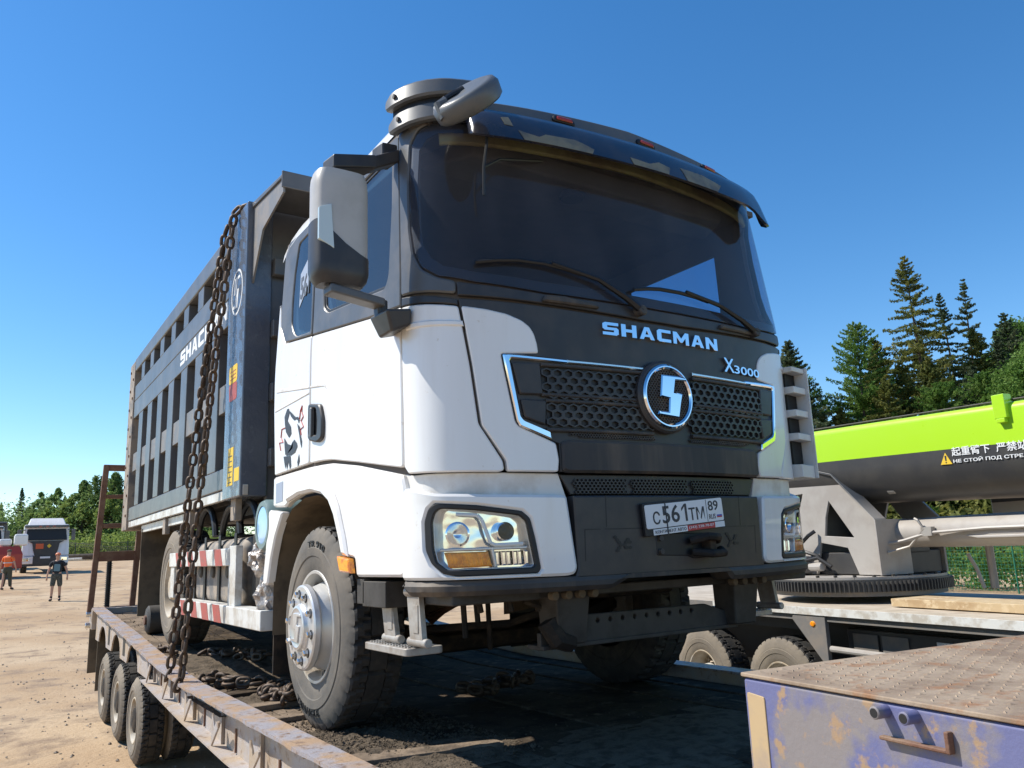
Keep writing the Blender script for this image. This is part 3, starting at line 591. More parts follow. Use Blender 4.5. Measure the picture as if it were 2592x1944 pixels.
for sgn in (-1, 1):
    mm = (lambda p: p) if sgn < 0 else mirror
    patch('bumper_corner', mm(fillet(bw, .02, 3)), 'white', BU, cabs, .022, .075, holes=[mm(hlo)], edge=.012)
    hl = patch('headlight', mm(fillet(hlo, .015, 3)), 'rubberseal', T, cabs, .020, .03, holes=[mm(fillet(hli, .01, 2))], edge=.005)
    patch('lens', mm(fillet(hli, .01, 2)), 'lens', hl, cabs, .014, .003, edge=.001)
    patch('reflector', mm(fillet(hli, .01, 2)), 'reflector', hl, cabs, -.05, .01, edge=.002)
    # side walls of the lamp housing
    patch('housing', mm(fillet([(a, b) for a, b in hlo], .01, 2)), 'hub', hl, cabs, .004, .055, holes=[mm(inset(fillet(hli, .01, 2), .004 if area(hli) > 0 else -.004))], edge=.002)
    patch('indicator_lens', mm([(-1.204, .920), (-1.018, .919), (-1.000, .857), (-1.180, .855)]), 'amber', hl, cabs, .006, .03, edge=.006)
    for k in range(9):
        a = -1.195 + k * .02; patch('rib', mm([(a, .915), (a + .005, .915), (a + .016, .86), (a + .010, .86)]), 'amber', hl, cabs, .010, .006, edge=.001, step=.1)
    for k in range(6):
        a = -.985 + k * .026; patch('reflector_rib', mm([(a, .918), (a + .022, .918), (a + .024, .858), (a + .004, .858)]), 'chrome', hl, cabs, -.008 if k % 2 else -.022, .02, edge=.006, step=.1)
    def bar(p, m, off=.004, th=.03): patch('divider', mm(p), m, hl, cabs, off, th, edge=.004, step=.1)
    bar([(-1.22, .937), (-.84, .937), (-.842, .924), (-1.225, .924)], 'hub'); bar([(-1.006, .930), (-.992, .930), (-.978, .852), (-.992, .852)], 'hub')
    gp = [(-1.15, 1.078), (-1.06, 1.071), (-1.04, 1.050), (-1.005, .953), (-.985, .944), (-.862, .946)]
    for (a1, b1), (a2, b2) in zip(gp, gp[1:]):
        q = [cabs(sgn * -a_ if sgn > 0 else a_, b_, .002) for a_, b_ in ((a1, b1), (a2, b2))]
        G().tube(q, .008, 8).build('light_guide', 'decal_white', hl)
    # lamps
    for (a, b, r, m1) in ((-.938, 1.0, .040, 'rubberseal'), (-1.145, .995, .052, 'chrome')):
        a_ = a if sgn < 0 else -a; c0 = Vector(cabs(a_, b, -.02)); n_ = (Vector(cabs(a_, b, .1)) - c0).normalized()
        g = G(); g.lathe([(-.03, r), (.018, r), (.022, r * .85), (.012, r * .72), (-.01, r * .35), (-.015, 0)], (0, 0, 0), 2, 24)
        q = Vector((0, 0, 1)).rotation_difference(n_); g.v = [tuple(c0 + q @ Vector(p)) for p in g.v]; g.build('reflector_bowl', 'chrome', hl)
        g = G(); g.lathe([(.0, r * .7), (.008, r * .5), (.014, 0)], (0, 0, 0), 2, 24); g.v = [tuple(c0 + q @ Vector(p)) for p in g.v]; g.build('bulb_lens', m1 if m1 == 'rubberseal' else 'lens', hl)
lb = [(-1.43, .805), (-1.418, .767), (-1.37, .742), (-.44, .737), (-.34, .778), (.29, .776), (.33, .738), (.45, .736), (1.37, .742), (1.418, .767), (1.43, .805), (.62, .798), (-.62, .798)]
patch('lower_bumper', fillet(lb, .01, 2), 'black_dusty', BU, cabs, .026, .13, edge=.02)
for p in ([(-.445, 1.147), (-.440, 1.147), (-.444, 1.006), (-.449, 1.006)], [(.436, 1.147), (.441, 1.147), (.436, 1.0), (.431, 1.0)], [(-.56, 1.0), (.56, .998), (.56, .993), (-.56, .995)], [(-.565, 1.0), (-.56, 1.0), (-.565, .86), (-.57, .86)], [(.555, 1.0), (.56, 1.0), (.548, .86), (.543, .86)]):
    patch('seam', p, 'rubberseal', BU, cabs, .0148, .001, edge=.0003, step=.2)
for sg in (-1, 1):
    mm = (lambda p: p) if sg < 0 else mirror
    for p in ([(-.405, .965), (-.36, .93), (-.315, .965), (-.315, .94), (-.34, .925), (-.315, .905), (-.315, .888), (-.36, .92), (-.405, .888), (-.405, .91), (-.375, .927), (-.405, .945)],):
        honey('vent_mesh', mm(p), 'rubberseal', BU, cabs, .017, .020, .016, .85, .002)
tb = patch('tow_cover', fillet([(-.175, .975), (-.175, .868), (.02, .86), (.06, .845), (.20, .85), (.26, .88), (.262, .965), (.14, .97)], .012, 3), 'rubberseal', BU, cabs, .017, .01, edge=.006)
for a, b in ((-.15, .948), (-.15, .888)):
    c0 = cabs(a, b, .02); G().cyl((c0[0], c0[1], c0[2]), .013, -.012, .006, 1, 12).build('bolt', 'steel', tb)
g = G(); g.tube([cabs(.03, .93, .03), cabs(.09, .95, .09), cabs(.16, .945, .09), cabs(.22, .93, .03)], .02, 8); g.tube([cabs(.04, .88, .03), cabs(.10, .868, .1), cabs(.18, .87, .1), cabs(.24, .885, .03)], .02, 8); g.box(cabs(.12, 0)[0], cabs(.16, 0)[0], -.21, -.15, .87, .945); g.build('tow_hook', 'under', BU, bevel=.004)
# number plate (hangs askew)
def platef(a, b, off=0.0):
    t = math.radians(4.2); x = a * math.cos(t) - b * math.sin(t); z = a * math.sin(t) + b * math.cos(t); p = cabs(.012 + x, 1.060 + z, 0); y0 = cabs(.012, 1.06, 0)[1]
    return (p[0], y0 - .03 - off, p[2] - (p[0] - 1.25) * .0)
PLT = patch('number_plate', fillet([(-.268, -.085), (.268, -.085), (.268, .068), (-.268, .068)], .008), 'rubberseal', T, platef, 0, .015, edge=.003, step=.3)
patch('plate_face', fillet([(-.258, -.052), (.258, -.052), (.258, .058), (-.258, .058)], .01), 'decal_white', PLT, platef, .004, .004, edge=.001, step=.3)
patch('dealer_strip', [(-.22, -.083), (.0, -.083), (.0, -.056), (-.22, -.056)], 'decal_white', PLT, platef, .004, .003, edge=.0005, step=.3)
patch('dealer_strip', [(.0, -.083), (.19, -.083), (.19, -.056), (.0, -.056)], 'decal_red', PLT, platef, .004, .003, edge=.0005, step=.3)
patch('dealer_strip', [(.19, -.083), (.258, -.083), (.258, -.056), (.19, -.056)], 'decal_white', PLT, platef, .004, .003, edge=.0005, step=.3)
text('plate_text', 'С', 'decal_black', PLT, platef, -.215, -.17, -.035, .025, .0045, .001, .01)
text('plate_text', '56', 'decal_black', PLT, platef, -.155, -.043, -.035, .047, .0045, .001, .012)
patch('plate_digit', [(-.028 + a * .036, -.035 + b * .082) for a, b in ((0, .60), (.62, .86), (.62, 0), (1, 0), (1, 1), (.62, 1), (0, .76))], 'decal_black', PLT, platef, .0055, .001, edge=.0003, step=.3)
text('plate_text', 'ТМ', 'decal_black', PLT, platef, .02, .125, -.035, .025, .0045, .001, .01)
text('plate_text', '89', 'decal_black', PLT, platef, .155, .225, .0, .048, .0045, .001, .01)
text('plate_text', 'RUS', 'decal_black', PLT, platef, .155, .20, -.04, -.016, .0045, .001, .0)
text('dealer_text', 'КОНТИНЕНТ АВТО', 'decal_black', PLT, platef, -.21, -.01, -.077, -.062, .0045, .001, .0)
text('dealer_text', '(343) 228-70-07', 'decal_white', PLT, platef, .01, .18, -.077, -.061, .0045, .001, .0)
for k, c in enumerate(('decal_white', 'decal_blue', 'decal_red')):
    patch('flag_band', [(.21, -.022 - k * .007), (.245, -.022 - k * .007), (.245, -.015 - k * .007), (.21, -.015 - k * .007)], c, PLT, platef, .0055, .001, edge=.0002, step=.3)
patch('plate_divider', [(.142, -.05), (.145, -.05), (.145, .056), (.142, .056)], 'decal_black', PLT, platef, .0048, .001, edge=.0002, step=.3)
patch('plate_clip', [(-.133, -.088), (-.128, -.088), (-.128, .066), (-.133, .066)], 'decal_black', PLT, platef, .0075, .003, edge=.0002, step=.3)
# visor
VSEC = ([0, .25, .5, .75, 1.0], [.085, .105, .122, .140, .150], [3.002, 2.965, 2.92, 2.865, 2.815])
def vend(s):
    e = max(0, abs(s) - .90) / .12; return math.sqrt(max(0, 1 - min(1, e) ** 2))
def visor():
    g = G(); S = list(np.linspace(-1.02, -.9, 7)) + list(np.linspace(-.85, .85, 30)) + list(np.linspace(.9, 1.02, 7)); v = []
    sec = [(.0, 3.030), (.05, 3.020)] + list(zip(VSEC[1], VSEC[2])) + [(.135, 2.812), (.12, 2.86), (.10, 2.91), (.075, 2.95), (.03, 2.985), (.0, 2.99)]; n = len(sec)
    for s in S:
        k = .62 + .38 * vend(s)
        dr = .065 * sm(.74, .92, s)
        for o_, z in sec: v.append(cabs(s, 2.93 + (z - 2.93) * k - dr * (1 if z < 2.9 else .3 if z < 2.95 else 0), o_ * (.55 + .45 * vend(s)) + .004))
    f = [(i * n + k, (i + 1) * n + k, (i + 1) * n + (k + 1) % n, i * n + (k + 1) % n) for i in range(len(S) - 1) for k in range(n)]
    f += [tuple(range(n)), tuple(reversed(range((len(S) - 1) * n, len(S) * n)))]
    g.add(v, f); return g.build('sun_visor', 'visor', T, smooth=40)
VI = visor()
def visf(a, b, off=0.0):
    return cabs(a, float(np.interp(b, VSEC[0], VSEC[2])), float(np.interp(b, VSEC[0], VSEC[1])) + .005 + off)
for p in ([(-.80, .72), (-.78, 1.0), (-.42, 1.0), (-.40, .84), (-.46, .72), (-.5, .66), (-.66, .70), (-.7, .82)], [(-.18, .78), (-.17, 1.0), (.06, 1.0), (.09, .74), (.02, .66), (-.06, .82)], [(.18, .60), (.2, 1.0), (.44, 1.0), (.5, .70), (.36, .56)], [(-.87, .35), (-.86, .6), (-.82, .62), (-.83, .3)]):
    patch('torn_film', p, 'film', VI, visf, .0015, .001, edge=.0003, step=.08)
for a in (-.45, .10, .64):
    mk = patch('marker_lamp', fillet([(a - .07, 3.072), (a + .07, 3.068), (a + .06, 3.106), (a - .06, 3.110)], .015), 'rubberseal', T, cabs, .018, .02, edge=.006)
    patch('lens', fillet([(a - .05, 3.078), (a + .05, 3.075), (a + .045, 3.098), (a - .045, 3.101)], .012), 'red', mk, cabs, .027, .012, edge=.005)
# curved brackets and the round aerial housing at the visor's right end
for z0, z1, o_ in ((3.085, 3.185, .075), (2.955, 3.055, .055)):
    bk = patch('visor_bracket', fillet([(-1.47, z0 + .01), (-1.47, z1 - .03), (-1.36, z1), (-1.1, z1 + .005), (-.90, z1), (-.90, z0 + .02), (-1.10, z0 + .01), (-1.36, z0)], .03), 'fascia', T, cabs, o_, .035, edge=.012, back=True)
    c0 = cabs(-1.34, (z0 + z1) / 2, o_ + .002); G().cyl(c0, .012, -.008, .004, 0, 12).build('screw', 'steel', bk)
patch('bracket_gap_shade', [(-1.44, 2.965), (-1.44, 3.17), (-.9, 3.17), (-.9, 2.965)], 'rubberseal', T, cabs, .04, .03, edge=.01)  # dark sheet between the brackets: shade of the gap put in as colour
def disc():
    g = G(); g.lathe([(.0, .0), (.0, .145), (.012, .160), (.065, .166), (.090, .152), (.096, .13), (.084, 0)], (0, 0, 0), 2, 40)
    g.v = [(p[0] * (1.0 if p[0] > 0 else 1.0), p[1], p[2]) for p in g.v]
    nrm = Vector((-.686, -.283, .671)).normalized(); q = Vector((0, 0, 1)).rotation_difference(nrm)
    c0 = Vector((.155, -.13, 2.885)); g.v = [tuple(c0 + q @ Vector(p)) for p in g.v]; d = g.build('aerial_housing', 'fascia', T, smooth=50)
    g = G(); P = [Vector(p) for p in ((-.12, .02, .086), (-.07, .05, .10), (-.02, .05, .098), (.02, .06, .092), (.05, .055, .09))]; g.tube([c0 + q @ p for p in P], .014, 8); g.build('loose_wires', 'rubberseal', d)
    g = G(); g.tube([c0 + q @ Vector((-.155, .0, .04)), c0 + q @ Vector((-.13, .03, .10)), c0 + q @ Vector((-.09, .03, .095))], .022, 8); g.build('cable_clip', 'bluelens' if False else 'fascia', d)
disc()
# wipers
def wiper(pts, arm):
    o = G(); P = [cabs(a, b, .022) for a, b in pts]; o.tube(P, .010, 6); w_ = o.build('wiper', 'rubberseal', T)
    g = G(); g.tube([cabs(a, b, .032) for a, b in arm], [.010, .012, .016, .02], 6); g.build('wiper_arm', 'rubberseal', w_)
    c0 = cabs(*arm[-1], 0); G().cyl(c0, .026, -.05, .01, 1, 12, .006).build('wiper_pivot', 'black_dusty', w_)
wiper([(-1.035, 2.205), (-.93, 2.222), (-.831, 2.231), (-.70, 2.228), (-.595, 2.214), (-.50, 2.196)], [(-.66, 2.232), (-.411, 2.180), (-.261, 2.108), (-.17, 2.05)])
wiper([(-.198, 2.160), (-.10, 2.178), (-.02, 2.187), (.12, 2.190), (.24, 2.185), (.34, 2.175)], [(.16, 2.198), (.425, 2.165), (.605, 2.113), (.735, 2.06)])
for p in ([(-.72, 2.042), (-.70, 2.075), (-.60, 2.078), (-.42, 2.052), (-.41, 2.036)], [(.42, 2.04), (.44, 2.068), (.60, 2.072), (.78, 2.06), (.78, 2.046)]):
    patch('washer_cover', fillet(p, .01), 'black_dusty', C_, cabs, .02, .02, edge=.008)
# side deflector with louvres on the truck's left front corner
g = G()
for z0, z1 in ((1.27, 1.345), (1.49, 1.53), (1.63, 1.67), (1.77, 1.81), (1.90, 1.93)): g.hexa([(2.40, .0, z0), (2.525, .01, z0 - .006), (2.525, .28, z0), (2.40, .28, z0), (2.40, .0, z1), (2.525, .01, z1 - .006), (2.525, .28, z1 + .02), (2.40, .28, z1 + .02)])
g.prism([(2.526, -.01), (2.545, .0), (2.552, .15), (2.54, .30), (2.526, .30)], 2, 1.265, 1.93)
g.build('side_deflector', 'white_dirty', T, bevel=.005)
G().prism([(2.42, .07), (2.52, .08), (2.52, .28), (2.42, .32)], 2, 1.28, 1.90).build('deflector_duct', 'rubberseal', T)
# mirrors
def mirror_set(sx):
    X = (lambda x: x) if sx < 0 else (lambda x: 2.49 - x)
    def sect(z, t):
        k = 1 - .10 * max(0, (t - .85) / .15) ** 2 - .14 * max(0, (.1 - t) / .1) ** 2
        cxm, cym = -.295, .34; pts = []
        for a in range(24):
            th = 2 * math.pi * a / 24; ct, st = math.cos(th), math.sin(th); e = .45
            pts.append((X(cxm + .128 * k * math.copysign(abs(ct) ** e, ct)), cym + (.085 if st < 0 else .06) * k * math.copysign(abs(st) ** (.8 if st < 0 else .3), st), z))
        return pts
    Z = np.linspace(2.215, 2.655, 14); v = []; 
    for i, z in enumerate(Z): v += sect(z, i / 13)
    f = [(i * 24 + k, i * 24 + (k + 1) % 24, (i + 1) * 24 + (k + 1) % 24, (i + 1) * 24 + k) for i in range(13) for k in range(24)] + [tuple(reversed(range(24))), tuple(range(13 * 24, 14 * 24))]
    g = G(); g.add(v, f); mh = g.build('wing_mirror', 'mirrorgrey', T, smooth=50)
    # darker lower shell rising diagonally
    Z2 = np.linspace(2.11, 2.44, 12); v = []
    for i, z in enumerate(Z2):
        k0 = 1.03 - .25 * max(0, (.18 - i / 11) / .18) ** 2
        for (x, y, zz) in sect(z, .5):
            u = (x - X(-.295)) * (-1 if sx < 0 else 1) ; top = 2.245 + .16 * max(0, min(1, (u + .10) / .22)) ** 1.5
            v.append((X(-.295) + (x - X(-.295)) * k0, .34 + (y - .34) * k0 * 1.02, min(zz, top)))
    f = [(i * 24 + k, i * 24 + (k + 1) % 24, (i + 1) * 24 + (k + 1) % 24, (i + 1) * 24 + k) for i in range(11) for k in range(24)] + [tuple(reversed(range(24)))]
    g = G(); g.add(v, f); g.build('mirror_lower_shell', 'black', mh, smooth=50, fixn=True)
    g = G(); g.add([(X(-.425), .27, 2.24), (X(-.425), .36, 2.24), (X(-.425), .36, 2.6), (X(-.425), .27, 2.6)], [(0, 1, 2, 3)])
    g.hexa([(X(-.418), .262, 2.30), (X(-.350), .248, 2.26), (X(-.352), .262, 2.26), (X(-.418), .28, 2.30), (X(-.418), .262, 2.45), (X(-.365), .248, 2.47), (X(-.365), .262, 2.47), (X(-.418), .28, 2.45)]); 
    g.v = g.v[4:]; g.f = [tuple(i - 4 for i in q) for q in g.f[1:]]; g.build('repeater_lamp', 'mirrorlens', mh, bevel=.003)
    g = G(); g.box(X(-.40), X(-.19), .398, .404, 2.26, 2.62); g.build('mirror_glass', 'chrome', mh)
    def bar(n_, pts, wdt, hgt, m='black'):
        g = G()
        for (a, b) in zip(pts, pts[1:]):
            A, B = Vector(a), Vector(b); d = (B - A).normalized(); sd = d.cross(Vector((0, 0, 1))).normalized() * wdt / 2; up = Vector((0, 0, hgt / 2)) if abs(d.z) < .7 else Vector((hgt / 2, 0, 0)); A -= d * .01; B += d * .01
            if abs(d.z) >= .7: sd = Vector((0, wdt / 2, 0))
            g.hexa([tuple(p) for p in (A - sd - up, A + sd - up, B + sd - up, B - sd - up, A - sd + up, A + sd + up, B + sd + up, B - sd + up)])
        return g.build(n_, m, mh, bevel=.010, bseg=3)
    bar('upper_arm', [(X(-.345), .33, 2.70), (X(-.14), .36, 2.76), (X(.0), .40, 2.845)], .11, .07)
    bar('upper_arm_foot', [(X(-.07), .40, 2.85), (X(.0), .41, 2.86)], .10, .10)
    bar('lower_arm', [(X(-.35), .31, 2.085), (X(-.10), .33, 2.06)], .085, .042, 'pillar')
    bar('lower_arm_post', [(X(-.09), .34, 2.07), (X(-.09), .34, 1.985)], .06, .05, 'black')
    g = G(); g.hexa([(X(.0), .40, 1.93), (X(-.09), .36, 1.90), (X(-.09), .22, 1.90), (X(.0), .20, 1.94), (X(.0), .42, 2.02), (X(-.125), .40, 2.01), (X(-.125), .20, 2.0), (X(.0), .19, 2.015)]); g.build('mirror_bracket', 'black', mh, bevel=.014, bseg=3)
mirror_set(-1)
# roof mirror/aerial stub seen behind the mirror
g = G(); g.lathe([(-.09, .05), (-.09, .075), (.02, .085), (.03, .06)], (.30, 1.85, 3.20), 0, 24); g.build('roof_horn', 'chrome_dirty', T)
# interior
I_ = box('interior', 'interior', T, .06, 2.43, 2.18, 2.24, 1.40, 3.05)
g = G(); g.box(.04, 2.45, .20, 2.2, 2.965, 3.0); g.build('headliner', 'interior', I_)
patch('header_trim', [(-1.16, 2.865), (0, 2.89), (1.16, 2.865), (1.16, 2.965), (0, 2.99), (-1.16, 2.965)], 'headliner', I_, cabs, -.035, .02, edge=.01); g = G(); g.hexa([(.35, .20, 2.86), (2.14, .20, 2.86), (2.3, .50, 2.88), (.2, .50, 2.88), (.35, .18, 2.97), (2.14, .18, 2.97), (2.3, .5, 2.97), (.2, .5, 2.97)]); g.build('overhead_locker', 'interior', I_, bevel=.02); g = G(); g.cyl((1.05, .30, 2.84), .07, -.02, .02, 2, 20, .008); g.build('ceiling_speaker', 'seat', I_); g = G(); g.box(.3, 1.1, 2.16, 2.178, 2.3, 2.75); g.build('rear_shelf', 'headliner', I_, bevel=.02)
g = G(); g.hexa([(.30, .10, 1.5), (2.19, .10, 1.5), (2.41, .55, 1.5), (.08, .55, 1.5), (.30, .06, 2.09), (2.19, .06, 2.09), (2.41, .50, 2.06), (.08, .50, 2.06)]); g.build('dashboard', 'seat', I_, bevel=.02)
g = G(); g.box(.04, 2.45, .2, 2.2, 1.45, 1.5); g.build('cab_floor', 'seat', I_)
for x in (.25, 1.65):
    g = G(); g.box(x, x + .55, .95, 1.45, 1.7, 1.82); g.box(x, x + .55, 1.42, 1.56, 1.75, 2.22); g.box(x + .13, x + .42, 1.43, 1.54, 2.22, 2.36); g.build('seat', 'seat', I_, bevel=.03)
g = G(); 
for k in range(24):
    pass
pth = [(1.92 + .22 * math.cos(t), .52 + .09 * math.sin(t), 2.17 + .20 * math.sin(t)) for t in np.linspace(0, 2 * math.pi, 25)]
g.tube(pth, .014, 6); g.tube([(1.70, .52, 2.17), (2.14, .52, 2.17)], .012, 6); g.tube([(1.92, .52, 2.17), (1.92, .42, 1.95)], .03, 8); g.build('steering_wheel', 'rubberseal', I_)
g = G(); g.tube([(.30, -.03, 2.94), (.27, -.06, 2.78), (.25, -.06, 2.66), (.25, -.055, 2.52)], .007, 6); g.tube([(.25, -.06, 2.66), (.36, -.03, 2.74), (.62, -.02, 2.80)], .007, 6); kk = g.build('kerb_mirror_stay', 'rubberseal', T)
# --- fenders, step, marker ---
def fn(poly): return [(sd_(y), z) for y, z in poly]
fen = fn([(2.26, 1.442), (2.26, 1.25), (2.02, 1.235), (1.94, 1.262), (1.73, 1.29), (1.51, 1.29), (1.34, 1.26), (1.23, 1.21), (1.15, 1.13), (1.07, 1.0), (1.035, .93), (.885, .91), (.865, .82), (.335, .822), (.303, .86), (.300, 1.10), (.305, 1.20), (.33, 1.27), (.85, 1.368), (1.21, 1.42), (1.39, 1.43), (1.57, 1.437)])
frear = fn([(2.30, 1.235), (2.36, .95), (2.40, .79), (2.36, .755), (2.30, .765), (2.24, .92), (2.16, 1.06), (2.02, 1.205)])
for sgn in (-1, 1):
    mm = (lambda p: p) if sgn < 0 else mirror
    fe = patch('fender', mm(fillet(fen, .02, 3)), 'white', T, cabs, -.004, .04, edge=.012)
    patch('fender_tail', mm(fillet(frear, .02, 3)), 'white', fe, cabs, .012, .05, edge=.012)
    patch('fender_flare', mm(fn([(1.96, 1.262), (1.73, 1.292), (1.51, 1.292), (1.34, 1.262), (1.23, 1.212), (1.15, 1.132), (1.07, 1.0), (1.035, .93), (.96, .92), (1.00, 1.02), (1.09, 1.18), (1.18, 1.275), (1.31, 1.335), (1.50, 1.365), (1.74, 1.365), (1.98, 1.33)])), 'white', fe, cabs, .014, .05, edge=.016)
    patch('side_marker', mm(fn([(1.06, .925), (.90, .908), (.875, .838), (1.02, .846)])), 'amber', fe, cabs, .026, .03, edge=.008)
    if sgn < 0: patch('type_sticker', fn([(2.20, 1.395), (2.06, 1.40), (2.06, 1.275), (2.20, 1.27)]), 'decal_grey', fe, cabs, -.002, .001, edge=.0003, step=.2)
    X = (lambda x: x) if sgn < 0 else (lambda x: 2.49 - x)
    # arch liner
    arc = [(2.30, .45), (2.29, .80), (2.22, 1.0), (2.10, 1.13), (1.95, 1.22), (1.72, 1.27), (1.5, 1.27), (1.32, 1.23), (1.2, 1.16), (1.12, 1.06), (1.04, .92), (.92, .80), (.84, .68)]
    v = [(X(.03), y, z) for y, z in arc] + [(X(.72), y, z) for y, z in arc]; n = len(arc); g = G(); g.add(v, [(i, i + 1, n + i + 1, n + i) for i in range(n - 1)])
    g.add([(X(.72), y, z) for y, z in arc] + [(X(.72), .84, .68)], [tuple(range(n))]); o = g.build('arch_liner', 'under_tan', fe, fixn=False)
    g = G(); g.box(X(.04), X(.66), 2.30, 2.315, .21, 1.0); g.build('mud_flap', 'under', fe)
    g = G(); g.box(X(.02), X(.5), .55, .82, .68, .80); g.box(X(.02), X(.06), .80, .89, .69, .81); g.build('fender_bracket', 'steel', fe, bevel=.005)
    # folding step
    g = G()
    for y in (.68, .38): g.cyl((X(.08), y, .755), .024, -.06, .06, 1, 14, .003)
    st = g.build('folding_step', 'stepal', T)
    for yt, yb in ((.66, .61), (.37, .34)):
        g = G(); g.hexa([(X(.07), yb - .06, .545), (X(.095), yb - .06, .545), (X(.095), yb + .06, .545), (X(.07), yb + .06, .545), (X(.07), yt - .06, .74), (X(.095), yt - .06, .74), (X(.095), yt + .06, .74), (X(.07), yt + .06, .74)]); g.box(X(.066), X(.07), yb - .025, yb + .025, .58, .70); g.build('step_arm', 'stepal', st, bevel=.006)
        g = G(); g.cyl((X(.085), yb, .54), .02, -.09, .09, 1, 12, .003); g.build('step_hinge', 'stepal', st)
    g = G(); g.prism(fillet([(X(.03), .36), (X(.22), .36), (X(.22), .83), (X(.03), .83)], .03, 4), 2, .482, .515); g.build('step_plate', 'stepal', st, bevel=.005)
    g = G()
    for i in range(5):
        for j in range(14): g.box(X(.05 + i * .028), X(.064 + i * .028), .38 + j * .031, .392 + j * .031, .515, .521)
    g.build('step_studs', 'stepal', st, kind='stuff')
# --- wheels ---
TYRE = {}
def tyre_mesh(name, R, W, m, rim_r=.29, lugs=38, depth=.024, seg_per=6, dual=False):
    key = (name, R, W, m, lugs)
    if key in TYRE: return TYRE[key]
    sh = [(0.0, rim_r), (-.006, rim_r + .012), (-.012, rim_r + .05), (-.015, rim_r + (R - rim_r) * .32), (-.020, rim_r + (R - rim_r) * .34), (-.021, rim_r + (R - rim_r) * .52), (-.016, rim_r + (R - rim_r) * .54), (-.016, rim_r + (R - rim_r) * .62), (-.012, rim_r + (R - rim_r) * .66), (-.010, rim_r + (R - rim_r) * .72), (.004, R - .035), (.018, R - .008)]
    tread = [(.03, 1), (.06, 1), (.065, 2), (W * .33, 2), (W * .335, 3), (W * .345, 3), (W * .35, 4), (W * .5, 4)]
    half = [(a, r, 0) for a, r in sh] + [(a, R, k) for a, k in tread]
    prof = half + [(W - a, r, k + (10 if k else 0)) for a, r, k in reversed(half[:-1])]
    n = len(prof); seg = lugs * seg_per; v = []; f = []
    for t in range(seg):
        th = 2 * math.pi * t / seg; ct, st = math.cos(th), math.sin(th)
        for a, r, k in prof:
            kk = k % 10; rr = r; shift = int(round((a - W / 2) / W * seg_per * (2.2 if k < 10 else -2.2)))
            if kk in (1, 2):
                if (t + shift + (3 if k >= 10 else 0)) % seg_per == 0: rr -= depth
            elif kk == 3: rr -= depth * .8
            elif kk == 4 and (t + 2) % (seg_per * 2) in (0,): rr -= depth
            if 0 < r < R and r > R - .012 and (t + (3 if k >= 10 else 0)) % seg_per == 0: rr -= depth * .7
            v.append((a, rr * ct, rr * st))
    for t in range(seg):
        t2 = (t + 1) % seg
        for i in range(n - 1): f.append((t * n + i, t * n + i + 1, t2 * n + i + 1, t2 * n + i))
    me = bpy.data.meshes.new(name); me.from_pydata(v, [], f); me.materials.append(M[m]); me.materials.append(M['rubber'])
    for i, p in enumerate(me.polygons):
        k = i % (n - 1)
        if 11 <= k <= n - 13: p.material_index = 1
    bm = bmesh.new(); bm.from_mesh(me); bmesh.ops.recalc_face_normals(bm, faces=bm.faces); bm.to_mesh(me); bm.free()
    me.shade_smooth(); me.set_sharp_from_angle(angle=math.radians(32)); TYRE[key] = me; return me
